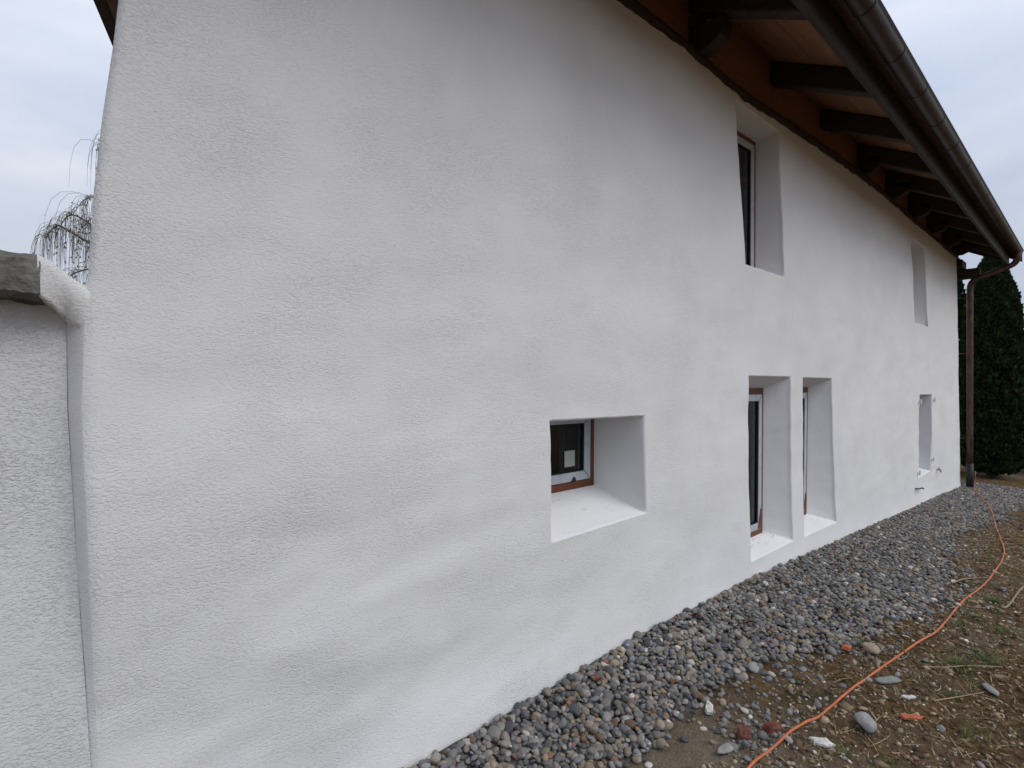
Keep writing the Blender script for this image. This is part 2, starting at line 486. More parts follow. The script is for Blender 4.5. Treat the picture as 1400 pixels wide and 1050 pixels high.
def warp(x, z):
    dx = dz = 0.0
    for q in OPEN:
        x0, x1, z0, z1 = q['r']
        u = min(1, max(0, (x - x0) / (x1 - x0))); v = min(1, max(0, (z - z0) / (z1 - z0)))
        ex = max(x0 - x, 0, x - x1); ez = max(z0 - z, 0, z - z1)
        dd = math.hypot(ex, ez)
        R = 0.16
        if dd >= R: continue
        w = 1 - dd / R; w = w * w * (3 - 2 * w)
        tl, tr, br, bl = q['o']
        cx = (tl[0] - x0) * (1 - u) * v + (tr[0] - x1) * u * v + (br[0] - x1) * u * (1 - v) + (bl[0] - x0) * (1 - u) * (1 - v)
        cz = (tl[1] - z1) * (1 - u) * v + (tr[1] - z1) * u * v + (br[1] - z0) * u * (1 - v) + (bl[1] - z0) * (1 - u) * (1 - v)
        dx += w * cx; dz += w * cz
    return x + dx, z + dz

def wall_pt(x, z):
    px, pz = warp(x, z)
    # uneven top edge
    t = np.interp(px, TX, TZ) + 0.012 * fbm(px, 0, 5.0, 5.0, 3)
    if pz > 4.098: pz = 4.098 + (pz - 4.098) * (t - 4.098) / (4.24 - 4.098)
    wl = max(0, 1 - x / 0.5); wr = max(0, 1 - (13.7 - x) / 0.8)
    px += wl * np.interp(pz, LZ, LXv) + wr * (np.interp(pz, RZ, RXv) - 13.7)
    return (px, wall_y(px, pz), pz)

idx = {}
V = []; F = []
for j, z in enumerate(ZS):
    for i, x in enumerate(XS):
        inside = any(q['r'][0] - EX + 1e-6 < x < q['r'][1] + EX - 1e-6 and q['r'][2] - EX + 1e-6 < z < q['r'][3] + EX - 1e-6 for q in OPEN)
        if inside: continue
        idx[i, j] = len(V); V.append(wall_pt(x, z))
for j in range(len(ZS) - 1):
    zc = (ZS[j] + ZS[j + 1]) / 2
    for i in range(len(XS) - 1):
        xc = (XS[i] + XS[i + 1]) / 2
        if any(q['r'][0] - EX < xc < q['r'][1] + EX and q['r'][2] - EX < zc < q['r'][3] + EX for q in OPEN): continue
        F.append((idx[i, j], idx[i + 1, j], idx[i + 1, j + 1], idx[i, j + 1]))
# rounded left corner: below the wall coping it slopes back to the boundary wall, above it turns into the gable
NBX = [-0.05, -0.046, -0.042, -0.013, 0.012, 0.035]; NBZ = [2.1, 2.0, 1.66, 1.04, 0.56, 0.2]
prev = [idx[0, j] for j in range(len(ZS))]
for k in range(1, 7):
    cur = []
    f = k / 6.0
    for j in range(len(ZS)):
        x0, y0, z0 = V[idx[0, j]]
        if z0 < 2.0:
            tx = float(np.interp(z0, NBZ[::-1], NBX[::-1])); ty = 2.075
        else:
            a = min(1, (z0 - 2.0) / 0.06)
            tx = -0.046 * (1 - a) + (x0 + 0.015) * a; ty = 2.075
        ff = f
        cx = x0 + (tx - x0) * (ff ** 1.25); cy = y0 + (ty - y0) * (ff ** 1.55)
        cur.append(len(V)); V.append((cx, cy, z0))
    for j in range(len(ZS) - 1):
        F.append((cur[j], prev[j], prev[j + 1], cur[j + 1]))
    prev = cur
left_edge = [V[i] for i in prev]
# right corner
prev = [idx[len(XS) - 1, j] for j in range(len(ZS))]
for k in range(1, 4):
    cur = []
    for j in range(len(ZS)):
        x0, y0, z0 = V[idx[len(XS) - 1, j]]
        f = k / 3.0
        cur.append(len(V)); V.append((x0 + 0.03 * (1 - (1 - f) ** 2), y0 + 0.05 * f * f, z0))
    for j in range(len(ZS) - 1):
        F.append((prev[j], cur[j], cur[j + 1], prev[j + 1]))
    prev = cur
right_edge = [V[i] for i in prev]
mesh_obj('front_wall', V, F, M_plaster, house, True)

# the other walls (a gable each side and the back)
ROOF_Y0, ROOF_Z0, SL = 1.24, 4.29, 0.57            # underside of the roof boards at the eave
RIDGE_Y = 5.45; RIDGE_Z = ROOF_Z0 + SL * (RIDGE_Y - ROOF_Y0)
BACK_Y, BACK_Z = 6.2, RIDGE_Z - 1.4 * (6.2 - RIDGE_Y)
def gable(edge, xb, name):
    zs = [p[2] for p in edge]; top = edge[-1]
    xr = top[0] + (xb - top[0]) * (RIDGE_Y - 2.07) / (BACK_Y - 2.07)
    V = [p for p in edge] + [(xb, BACK_Y, z) for z in zs]
    n = len(edge)
    F = [(j, j + 1, n + j + 1, n + j) for j in range(n - 1)]
    V += [(top[0], top[1], 4.70), (xr, RIDGE_Y, RIDGE_Z - 0.02), (xb, BACK_Y, BACK_Z - 0.02)]
    F.append((n - 1, 2 * n, 2 * n + 1, 2 * n + 2, 2 * n - 1))
    mesh_obj(name, V, F, M_plaster, house)
gable(left_edge, 0.62, 'gable_wall')
gable(right_edge, 13.9, 'gable_wall')
mb = MB(); mb.box(0.63, 13.89, BACK_Y - 0.2, BACK_Y - 0.003, -0.75, BACK_Z - 0.03)
mb.build('back_wall', M_plaster, house)
mb = MB(); mb.box(0.7, 13.4, 2.75, 6.0, 2.16, 2.30); mb.build('upper_floor', M_dark_room, house)
mb = MB(); mb.box(0.7, 13.4, 2.6, 6.0, -0.30, -0.2); mb.build('ground_floor', M_dark_room, house)
mb = MB(); mb.box(0.75, 13.35, 4.2, 4.3, -0.2, 4.2); mb.build('inner_wall', M_dark_room, house)

# reveals with rounded arrises, frames, sashes, panes
def lerp(a, b, t): return tuple(a[k] + (b[k] - a[k]) * t for k in range(len(a)))
def rail_frame(mb, q, y0, y1, w):      # a rectangular-ish ring between quad q and the quad inset by w
    tl, tr, br, bl = q
    ins = [(tl[0] + w, tl[1] - w), (tr[0] - w, tr[1] - w), (br[0] - w, br[1] + w), (bl[0] + w, bl[1] + w)]
    for a, b, c, e in ((q[0], q[1], ins[1], ins[0]), (q[1], q[2], ins[2], ins[1]), (q[2], q[3], ins[3], ins[2]), (q[3], q[0], ins[0], ins[3])):
        mb.hexa([(a[0], y0, a[1]), (b[0], y0, b[1]), (b[0], y1, b[1]), (a[0], y1, a[1]), (e[0], y0, e[1]), (c[0], y0, c[1]), (c[0], y1, c[1]), (e[0], y1, e[1])])
    return ins

for wi, q in enumerate(OPEN):
    x0, x1, z0, z1 = q['r']
    i0 = min(range(len(XS)), key=lambda k: abs(XS[k] - (x0 - EX))); i1 = min(range(len(XS)), key=lambda k: abs(XS[k] - (x1 + EX)))
    j0 = min(range(len(ZS)), key=lambda k: abs(ZS[k] - (z0 - EX))); j1 = min(range(len(ZS)), key=lambda k: abs(ZS[k] - (z1 + EX)))
    loop = [(i, j1) for i in range(i0, i1)] + [(i1, j) for j in range(j1, j0, -1)] + [(i, j0) for i in range(i1, i0, -1)] + [(i0, j) for j in range(j0, j1)]
    Vr = []; Fr = []
    n = len(loop)
    prof = [(0.0, 0.0), (0.45, 0.0025), (0.8, 0.008), (1.0, 0.018)]
    steps = 12
    ctr = ((x0 + x1) / 2, (z0 + z1) / 2)
    for (i, j) in loop:
        px, py, pz = wall_pt(XS[i], ZS[j])
        u = min(1, max(0, (XS[i] - x0) / (x1 - x0))); v = min(1, max(0, (ZS[j] - z0) / (z1 - z0)))
        tl, tr, br, bl = q['o']
        ox = tl[0] * (1 - u) * v + tr[0] * u * v + br[0] * u * (1 - v) + bl[0] * (1 - u) * (1 - v)
        oz = tl[1] * (1 - u) * v + tr[1] * u * v + br[1] * u * (1 - v) + bl[1] * (1 - u) * (1 - v)
        tl, tr, br, bl = q['i']
        ix = tl[0] * (1 - u) * v + tr[0] * u * v + br[0] * u * (1 - v) + bl[0] * (1 - u) * (1 - v)
        iz = tl[1] * (1 - u) * v + tr[1] * u * v + br[1] * u * (1 - v) + bl[1] * (1 - u) * (1 - v)
        w2 = 0.0045 * fbm(ox, oz, wi * 2.0, 9.0, 3); ox += w2; oz += w2
        for (t, dep) in prof:
            Vr.append((px + (ox - px) * t, py + dep, pz + (oz - pz) * t))
        for s in range(1, steps + 1):
            t = s / steps
            w = 0.0035 * math.sin(math.pi * t) * fbm(ox + t * 0.4, oz, wi * 3.0, 5.0, 3)
            Vr.append((ox + (ix - ox) * t + w, py + 0.018 + (2.0 + q['d'] + 0.03 - py - 0.018) * t, oz + (iz - oz) * t + w))
    m_ = len(prof) + steps
    for a in range(n):
        b = (a + 1) % n
        for k in range(m_ - 1):
            Fr.append((a * m_ + k, a * m_ + k + 1, b * m_ + k + 1, b * m_ + k))
    mesh_obj('window_reveal', Vr, Fr, M_reveal, house, True)
    # window: red-brown frame (the part), with sash, gasket and pane as sub-parts
    yf = 2.0 + q['d']
    g = 0.012
    iq = [(q['i'][0][0] - g, q['i'][0][1] + g), (q['i'][1][0] + g, q['i'][1][1] + g), (q['i'][2][0] + g, q['i'][2][1] - g), (q['i'][3][0] - g, q['i'][3][1] - g)]
    mb = MB(); fw = 0.056 + g
    ins = rail_frame(mb, iq, yf, yf + 0.07, fw)
    win = mb.build('window', M_frame, house, bevel=0.003)
    mb = MB(); ins2 = rail_frame(mb, [(ins[0][0] - .008, ins[0][1] + .008), (ins[1][0] + .008, ins[1][1] + .008), (ins[2][0] + .008, ins[2][1] - .008), (ins[3][0] - .008, ins[3][1] - .008)], yf - 0.014, yf + 0.055, 0.062)
    mb.build('sash', M_sash, win, bevel=0.004)
    mb = MB(); ins3 = rail_frame(mb, [(ins2[0][0] - .002, ins2[0][1] + .002), (ins2[1][0] + .002, ins2[1][1] + .002), (ins2[2][0] + .002, ins2[2][1] - .002), (ins2[3][0] - .002, ins2[3][1] - .002)], yf - 0.006, yf + 0.02, 0.009)
    mb.build('gasket', M_gasket, win)
    p = ins2
    mesh_obj('pane', [(p[0][0], yf + 0.008, p[0][1]), (p[1][0], yf + 0.008, p[1][1]), (p[2][0], yf + 0.008, p[2][1]), (p[3][0], yf + 0.008, p[3][1])], [(3, 2, 1, 0)], M_glass, win)
    # mitre joints of the sash
    for (a, b) in ((ins[1], ins2[1]), (ins[2], ins2[2])):
        mb = MB(); mb.hexa([(a[0] - .002, yf - .0155, a[1]), (a[0] + .001, yf - .0155, a[1]), (a[0] + .001, yf - .012, a[1]), (a[0] - .002, yf - .012, a[1]),
                 (b[0] - .002, yf - .0155, b[1]), (b[0] + .001, yf - .0155, b[1]), (b[0] + .001, yf - .012, b[1]), (b[0] - .002, yf - .012, b[1])])
        mb.build('mitre_joint', M_gasket, win)
    # dark sheet added behind the pane so the room reads unlit
    mb = MB(); mb.box(p[3][0] - 0.15, p[1][0] + 0.15, yf + 0.30, yf + 0.32, p[3][1] - 0.1, p[0][1] + 0.1)
    mb.build('dark_backing', M_dark_room, win)
    if wi == 0:
        mb = MB(); mb.box(2.50, 2.602, yf + 0.0005, yf + 0.0025, 1.155, 1.265)
        mb.build('paper_label', M_paper, win)
        mb = MB()
        mb.hexa([(2.545, yf - .017, 1.05), (2.60, yf - .017, 1.05), (2.60, yf - .0145, 1.05), (2.545, yf - .0145, 1.05), (2.572, yf - .017, 1.085), (2.59, yf - .017, 1.078), (2.59, yf - .0145, 1.078), (2.572, yf - .0145, 1.085)])
        mb.build('torn_film', M_gasket, win)
    if wi in (1,):
        for zz in (3.25, 3.62):
            mb = MB(); mb.box(p[3][0], p[1][0], yf + 0.012, yf + 0.022, zz - 0.008, zz + 0.008); mb.build('reflection_bar', M_frame, win)  # bars added to draw the horizontal reflections in this pane
    if wi in (2, 3):
        mb = MB()
        a = ins[2]
        mb.hexa([(a[0] - .075, yf - .018, a[1] - .0), (a[0] + .004, yf - .018, a[1] - .0), (a[0] + .004, yf - .0145, a[1]), (a[0] - .075, yf - .0145, a[1]),
                 (a[0] - .012, yf - .018, a[1] + .19), (a[0] + .004, yf - .018, a[1] + .17), (a[0] + .004, yf - .0145, a[1] + .17), (a[0] - .012, yf - .0145, a[1] + .19)])
        mb.build('torn_film', M_frame, win)

# dirt flecks blown on to the sills
V = []; F = []
for wi, cnt in ((0, 26), (2, 34), (3, 18)):
    q = OPEN[wi]
    for _ in range(cnt):
        u = random.random() ** 0.6; t = 1 - random.random() ** 2.2 * 0.75
        if t > 0.97: t = 0.97
        o0 = lerp(q['o'][3], q['o'][2], u); i0_ = lerp(q['i'][3], q['i'][2], u)
        x = o0[0] + (i0_[0] - o0[0]) * t; z = o0[1] + (i0_[1] - o0[1]) * t + 0.008; y = 2.0 + q['d'] * t
        s = random.uniform(0.007, 0.019); a = random.random() * 6.28
        b = len(V)
        for k in range(4):
            rr = s * (1 if k % 2 else 0.35)
            V.append((x + rr * math.cos(a + k * 1.57), y + rr * math.sin(a + k * 1.57), z - rr * math.sin(a + k * 1.57) * 0.33 + 0.002))
        F.append((b, b + 1, b + 2, b + 3))
tag(mesh_obj('sill_dirt', V, F, M_bark, house), kind='stuff')

# ---- eaves timber
def eave_y(x): return float(np.interp(x, [-1, 5, 14.5], [1.24, 1.24, 1.31]))
def rotbox(name, x0, x1, ya, yb, za_b, za_t, zb_b, zb_t, mat, parent=house, bevel=0.006):
    mb = MB(); mb.hexa([(x0, yb, zb_b), (x1, yb, zb_b), (x1, ya, za_b), (x0, ya, za_b), (x0, yb, zb_t), (x1, yb, zb_t), (x1, ya, za_t), (x0, ya, za_t)])
    return mb.build(name, mat, parent, bevel=bevel)
RAFT = [-0.30, 0.95, 2.25, 3.55, 4.97, 6.25, 7.5, 8.75, 10.0, 11.25, 12.5, 13.62, 14.25]
for k, x in enumerate(RAFT):
    w = 0.065
    ye = eave_y(x) + 0.022
    zt = lambda y: ROOF_Z0 + SL * (y - ROOF_Y0) - 0.004
    rotbox('rafter', x - w, x + w, 2.30, ye, zt(2.30) - 0.215, zt(2.30), zt(ye) - 0.20, zt(ye), M_darkwood, bevel=0.012)
# soffit boards and frieze panels, one per bay
for a, b in zip(RAFT[:-1], RAFT[1:]):
    zb = lambda y: ROOF_Z0 + SL * (y - ROOF_Y0)
    rows = 2
    for r in range(rows):
        y0 = eave_y((a + b) / 2) + (2.10 - eave_y(a)) * r / rows; y1 = eave_y((a + b) / 2) + (2.10 - eave_y(a)) * (r + 1) / rows - 0.004
        rotbox('soffit_board', a + 0.002, b - 0.002, y1, y0, zb(y1), zb(y1) + 0.022, zb(y0), zb(y0) + 0.022, M_soffit, bevel=0.0)
    if b < 13.7 and a > -0.5:
        mb = MB(); mb.box(max(a + 0.003, 0.22), b - 0.003, 2.055, 2.08, 4.10, zb(2.06) - 0.004); mb.build('frieze_panel', M_frieze, house)
# wall plate: rough-hewn strip along the top of the plaster
V = []; F = []
xp = lin(0.2, 13.5, 420)
for x in xp:
    t = float(np.interp(x, TX, TZ))
    zt_ = t + 0.060 + 0.010 * fbm(x, 1.0, 1.0, 2.5, 3); zb_ = t - 0.022 + 0.016 * fbm(x, 2.0, 1.0, 5.0, 4)
    yf_ = 1.985 + 0.012 * fbm(x, 4.0, 2.0, 3.0, 3)
    V += [(x, yf_, zb_), (x, yf_ - 0.006, (zb_ + zt_) / 2), (x, yf_ + 0.004, zt_), (x, 2.06, zt_ + 0.004), (x, 2.06, zb_)]
for i in range(len(xp) - 1):
    for k in range(5):
        k2 = (k + 1) % 5
        F.append((i * 5 + k, (i + 1) * 5 + k, (i + 1) * 5 + k2, i * 5 + k2))
mesh_obj('wall_plate', V, F, M_plate, house)
# tie-beam ends with a short post above them
for x in (3.55, 7.5, 8.75, 10.0, 11.25, 12.5, 13.45):
    s = 0.6 if x == 7.5 else 1.0
    z0 = float(np.interp(x, TX, TZ)) + 0.03
    mb = MB()
    yp = [2.055, 1.90, 1.80 + 0.1 * (1 - s), 1.78 + 0.1 * (1 - s)]
    zb_ = [z0, z0, z0 + 0.05, z0 + 0.10]
    zt_ = [z0 + 0.18, z0 + 0.18, z0 + 0.175, z0 + 0.165]
    for k in range(3):
        mb.hexa([(x - .065, yp[k + 1], zb_[k + 1]), (x + .065, yp[k + 1], zb_[k + 1]), (x + .065, yp[k], zb_[k]), (x - .065, yp[k], zb_[k]),
                 (x - .065, yp[k + 1], zt_[k + 1]), (x + .065, yp[k + 1], zt_[k + 1]), (x + .065, yp[k], zt_[k]), (x - .065, yp[k], zt_[k])])
    mb.build('beam_end', M_darkwood, house)
    mb = MB(); mb.box(x - .07, x + .07, 1.98, 2.053, z0 + 0.2, ROOF_Z0 + SL * (1.98 - ROOF_Y0) - 0.21); mb.build('post', M_darkwood, house)
# fascia
V = []; F = []
xp = lin(-0.6, 14.2, 40)
for x in xp:
    y = eave_y(x); zb_ = float(np.interp(x, [-1, 5, 14.2], [4.07, 4.08, 4.05])) + 0.004 * fbm(x, 0, 0, 1.5, 2); zt_ = 4.36
    V += [(x, y - 0.014, zb_), (x, y - 0.014, zt_), (x, y + 0.018, zt_), (x, y + 0.018, zb_)]
for i in range(len(xp) - 1):
    for k in range(4):
        k2 = (k + 1) % 4
        F.append((i * 4 + k, (i + 1) * 4 + k, (i + 1) * 4 + k2, i * 4 + k2))
mesh_obj('fascia_board', V, F, M_fascia, house)
# gutter: half-round with a bead, straps are separate
def gut(x): return float(np.interp(x, [0, 4, 14.2], [1.05, 1.05, 1.16])), float(np.interp(x, [0, 4, 14.2], [4.245, 4.245, 4.30]))
GR = 0.069
V = []; F = []
xp = lin(-0.6, 14.15, 60); prof = []
for k in range(13):
    a = math.pi * k / 12
    prof.append((math.cos(a) * GR, -math.sin(a) * GR))
prof = [(GR + 0.006, 0.012)] + prof[:-1] + [(-GR, 0.0), (-GR - 0.012, 0.006), (-GR - 0.010, 0.018), (-GR + 0.002, 0.016), (-GR + 0.005, 0.0)] + [(math.cos(math.pi * k / 12) * (GR - 0.004), -math.sin(math.pi * k / 12) * (GR - 0.004)) for k in range(11, -1, -1)]
for x in xp:
    yc, zc = gut(x)
    V += [(x, yc + a, zc + b) for a, b in prof]
n = len(prof)
for i in range(len(xp) - 1):
    for k in range(n):
        k2 = (k + 1) % n
        F.append((i * n + k, i * n + k2, (i + 1) * n + k2, (i + 1) * n + k))
F.append(tuple((len(xp) - 1) * n + k for k in range(13)))
gutter = mesh_obj('gutter', V, F, M_copper, house, True)
x = 0.15
while x < 14.0:
    yc, zc = gut(x)
    mb = MB()
    P = [(x, yc + math.cos(math.pi * k / 10) * (GR + 0.003), zc - math.sin(math.pi * k / 10) * (GR + 0.003)) for k in range(11)]
    for k in range(10):
        p, q2 = P[k], P[k + 1]
        o1 = ((p[1] - yc) * 1.025 + yc, (p[2] - zc) * 1.025 + zc); o2 = ((q2[1] - yc) * 1.025 + yc, (q2[2] - zc) * 1.025 + zc)
        mb.hexa([(x - .008, p[1], p[2]), (x + .008, p[1], p[2]), (x + .008, o1[0], o1[1]), (x - .008, o1[0], o1[1]),
                 (x - .008, q2[1], q2[2]), (x + .008, q2[1], q2[2]), (x + .008, o2[0], o2[1]), (x - .008, o2[0], o2[1])])
    mb.build('gutter_strap', M_copper, gutter)
    x += 0.76
# roof: front slope, back slope, covering
def roof_slab(name, pts, th, mat):
    V = list(pts) + [(p[0], p[1], p[2] + th) for p in pts]; n = len(pts)
    F = [tuple(range(n - 1, -1, -1)), tuple(range(n, 2 * n))] + [(k, (k + 1) % n, n + (k + 1) % n, n + k) for k in range(n)]
    return mesh_obj(name, V, F, mat, house)
zb = lambda y: ROOF_Z0 + SL * (y - ROOF_Y0)
ye0 = 1.10
roof_slab('roof', [(-0.62, ye0, zb(ye0) + 0.045), (14.32, ye0 + 0.07, zb(ye0) + 0.06), (14.32, RIDGE_Y, RIDGE_Z + 0.03), (-0.62, RIDGE_Y, RIDGE_Z + 0.03)], 0.08, M_tile)
roof_slab('roof', [(-0.62, RIDGE_Y, RIDGE_Z + 0.03), (14.32, RIDGE_Y, RIDGE_Z + 0.03), (14.32, 6.65, 5.20), (0.25, 6.65, 5.22)], 0.08, M_tile)
# barge board of the rear slope: its foot shows past the near corner
mb = MB()
A, B = (-0.62, RIDGE_Y, RIDGE_Z), (0.225, 6.65, 5.21)
mb.hexa([(B[0], B[1], B[2] - 0.03), (B[0] + .10, B[1], B[2] - 0.03), (A[0] + .10, A[1], A[2] - 0.03), (A[0], A[1], A[2] - 0.03),
         (B[0], B[1], B[2] + 0.16), (B[0] + .10, B[1], B[2] + 0.16), (A[0] + .10, A[1], A[2] + 0.16), (A[0], A[1], A[2] + 0.16)])
mb.build('barge_board', M_darkwood, house)
mb = MB(); mb.hexa([(14.30, 1.12, zb(1.12) - 0.10), (14.34, 1.12, zb(1.12) - 0.10), (14.34, RIDGE_Y, RIDGE_Z - 0.10), (14.30, RIDGE_Y, RIDGE_Z - 0.10),
                    (14.30, 1.12, zb(1.12) + 0.15), (14.34, 1.12, zb(1.12) + 0.15), (14.34, RIDGE_Y, RIDGE_Z + 0.13), (14.30, RIDGE_Y, RIDGE_Z + 0.13)])
mb.build('barge_board', M_darkwood, house)
# purlins carrying the far overhang
for yy, zz in ((2.12, 4.22), (3.4, 5.2)):
    mb = MB(); mb.box(13.3, 14.28, yy, yy + 0.16, zz, zz + 0.22); mb.build('purlin', M_darkwood, house, bevel=0.01)
mb = MB(); mb.hexa([(13.62, 2.14, 3.75), (13.62, 2.26, 3.75), (13.75, 2.26, 3.70), (13.75, 2.14, 3.70), (14.0, 2.14, 4.22), (14.0, 2.26, 4.22), (14.14, 2.26, 4.22), (14.14, 2.14, 4.22)])
mb.build('brace', M_darkwood, house)

mb = MB(); mb.box(13.95, 14.10, 1.70, 2.40, 3.86, 4.06); mb.build('gable_tie', M_darkwood, house, bevel=0.01)
mb = MB(); mb.box(13.62, 14.12, 1.93, 2.07, 4.065, 4.22); mb.build('purlin', M_darkwood, house, bevel=0.01)

# downpipe
def curve(P, n=8):
    P = [Vector(p) for p in P]; outp = []
    for i in range(len(P) - 1):
        p0 = P[max(i - 1, 0)]; p1 = P[i]; p2 = P[i + 1]; p3 = P[min(i + 2, len(P) - 1)]
        for k in range(n):
            t = k / n
            outp.append(0.5 * ((2 * p1) + (-p0 + p2) * t + (2 * p0 - 5 * p1 + 4 * p2 - p3) * t * t + (-p0 + 3 * p1 - 3 * p2 + p3) * t ** 3))
    return outp + [P[-1]]
pipe_pts = curve([(13.85, 1.150, 4.26), (13.86, 1.15, 4.16), (13.88, 1.185, 4.05), (13.91, 1.30, 3.985), (13.96, 1.62, 3.885), (13.99, 1.79, 3.81), (14.0, 1.855, 3.70), (14.0, 1.86, 3.45)], 6)
mb = MB(); mb.tube(pipe_pts + [Vector((14.0, 1.86, z)) for z in lin(3.0, 0.0, 6)], 0.052, 14)
pipe = mb.build('downpipe', M_pipe, house, True)
mb = MB(); mb.tube([(14.0, 1.86, 0.03), (14.0, 1.86, -0.60)], 0.062, 14); mb.build('standpipe', M_iron, pipe, True)
for z in (3.45, 2.3, 0.55):
    mb = MB(); mb.tube([(14.0, 1.86, z - 0.018), (14.0, 1.86, z + 0.018)], 0.058, 14); mb.tube([(13.98, 1.9, z), (13.75, 2.03, z)], 0.006, 6)
    mb.build('pipe_bracket', M_pipe, pipe)

# hinge pins and hooks round the far lower window
for (x, z) in ((10.33, 1.395), (11.40, 1.40), (10.25, 0.25), (11.33, 0.36)):
    y = wall_y(x, z)
    mb = MB(); mb.box(x - .016, x + .016, y - 0.028, y + 0.02, z - .016, z + .016); mb.tube([(x, y - .03, z - .03), (x, y - .03, z + .05)], 0.011, 8)
    mb.build('shutter_hinge', M_whiteiron, house)
x, z = 10.25, 0.02; y = wall_y(x, z)
mb = MB(); mb.tube(curve([(x - .15, y + .02, z + .005), (x - .15, y - 0.035, z + .005), (x - .05, y - 0.045, z), (x + .08, y - .05, z - .01), (x + .14, y - .05, z - .03)], 4), 0.011, 8)
mb.build('shutter_stay', M_iron, house, True)
x, z = 11.75, 0.14; y = wall_y(x, z)
mb = MB(); mb.tube([(x, y + .02, z), (x, y - .06, z)], 0.014, 10); mb.tube([(x, y - .052, z + .012), (x, y - .06, z - .045)], 0.011, 10); mb.tube([(x, y - .03, z), (x, y - .03, z + .035)], 0.007, 8); mb.box(x - .03, x + .03, y - .036, y - .024, z + .035, z + .044)
mb.build('garden_tap', M_brass, house)

# ------------------------------------------------------------------ boundary wall with concrete coping
bw = empty('boundary_wall', (-2.0, 2.2, 0.0), 'rough white boundary wall with a weathered concrete coping at the house corner', 'wall')
V = []; F = []
zs = lin(-0.6, 1.985, 80); cols_ = lin(-4.0, -0.5, 15) + lin(-0.42, 0.0, 18)
for z in zs:
    xe = float(np.interp(z, NBZ[::-1], NBX[::-1]))
    for c in cols_:
        x = c + xe if c > -0.5 else c
        V.append((x, 2.072 + 0.006 * fbm(x, z, 9.0, 2.0, 3), z))
n = len(cols_)
F = [(j * n + i, j * n + i + 1, (j + 1) * n + i + 1, (j + 1) * n + i) for j in range(len(zs) - 1) for i in range(n - 1)]
mesh_obj('wall_face', V, F, M_plaster2, bw, True)
mb = MB(); mb.box(-4.0, -0.06, 2.10, 2.36, -0.6, 2.0); mb.build('wall_core', M_plaster2, bw)
# coping: a rough slab, dense enough to chip
def rough_slab(name, prof, xs_, mat, parent, amp, capseed):
    V = []; F = []
    n = len(prof)
    for i, x in enumerate(xs_):
        for k, (y, z) in enumerate(prof):
            a = amp
            V.append((x + a * 0.5 * fbm(y * 3, z * 3, capseed, 6.0, 4), y + a * fbm(x, z, y + capseed, 22.0, 5), z + a * 0.8 * fbm(x + 5, y, z + capseed, 22.0, 5)))
    for i in range(len(xs_) - 1):
        for k in range(n):
            k2 = (k + 1) % n
            F.append((i * n + k, (i + 1) * n + k, (i + 1) * n + k2, i * n + k2))
    F.append(tuple(range(n))); F.append(tuple((len(xs_) - 1) * n + k for k in range(n - 1, -1, -1)))
    return mesh_obj(name, V, F, mat, parent)
def dense(poly, n):
    outp = []
    for i in range(len(poly)):
        a = poly[i]; b = poly[(i + 1) % len(poly)]
        outp += [lerp(a, b, k / n) for k in range(n)]
    return outp
cop = dense([(1.945, 1.995), (2.10, 1.975), (2.42, 1.98), (2.45, 2.09), (2.20, 2.14), (1.99, 2.110), (1.950, 2.09)], 9)
rough_slab('coping', cop, lin(-4.0, -0.6, 20) + lin(-0.55, -0.098, 70), M_concrete, bw, 0.0085, 2.0)
# plaster haunch tying the coping into the house corner
V = []; F = []
st = 14
for i in range(st + 1):
    t = i / st
    x = -0.104 + t * 0.118
    top = float(np.interp(t, [0, .25, .5, .75, 1], [2.108, 2.094, 2.068, 2.044, 2.028])); bot = float(np.interp(t, [0, .25, .5, .75, 1], [1.990, 1.968, 1.930, 1.905, 1.89]))
    yt = float(np.interp(t, [0, .5, 1], [1.948, 1.974, 1.994])); yb_ = float(np.interp(t, [0, .25, .5, .75, 1], [1.955, 1.985, 2.035, 2.015, 1.999]))
    for k in range(9):
        f = k / 8.0
        z = bot + (top - bot) * f + 0.004 * fbm(x, 0, 3.0, 22.0, 2) * (1 - f)
        g_ = 1 - (1 - f) ** 2.2
        y = yb_ + (yt - yb_) * g_ + 0.02 * max(0, f - 0.75) ** 2 * 10 + 0.0025 * fbm(x, z, 1, 16, 3)
        V.append((x, y, z))
    V.append((x, 2.30, top + 0.015)); V.append((x, 2.30, bot))
n = 11
for i in range(st):
    for k in range(n):
        k2 = (k + 1) % n
        F.append((i * n + k, (i + 1) * n + k, (i + 1) * n + k2, i * n + k2))
F.append(tuple(range(n))); F.append(tuple(st * n + k for k in range(n - 1, -1, -1)))
mesh_obj('plaster_haunch', V, F, M_plaster, bw, True)

# ------------------------------------------------------------------ pebbles
PAL = np.array([1.20, 1.17, 1.12]) * np.array([(0.116, 0.117, 0.122), (0.080, 0.081, 0.083), (0.152, 0.150, 0.146), (0.19, 0.186, 0.176), (0.128, 0.134, 0.145), (0.16, 0.138, 0.112),
                (0.21, 0.168, 0.122), (0.12, 0.080, 0.055), (0.36, 0.34, 0.31), (0.165, 0.095, 0.058), (0.055, 0.058, 0.065), (0.20, 0.21, 0.225)])
PW = np.array([.16, .13, .15, .11, .09, .12, .07, .045, .028, .018, .09, .03]); PW = PW / PW.sum()
I1, T1 = ico(2); I0, T0 = ico(1)      # 42 verts / 80 tris (Blender counts subdivision 1 as the bare icosahedron)

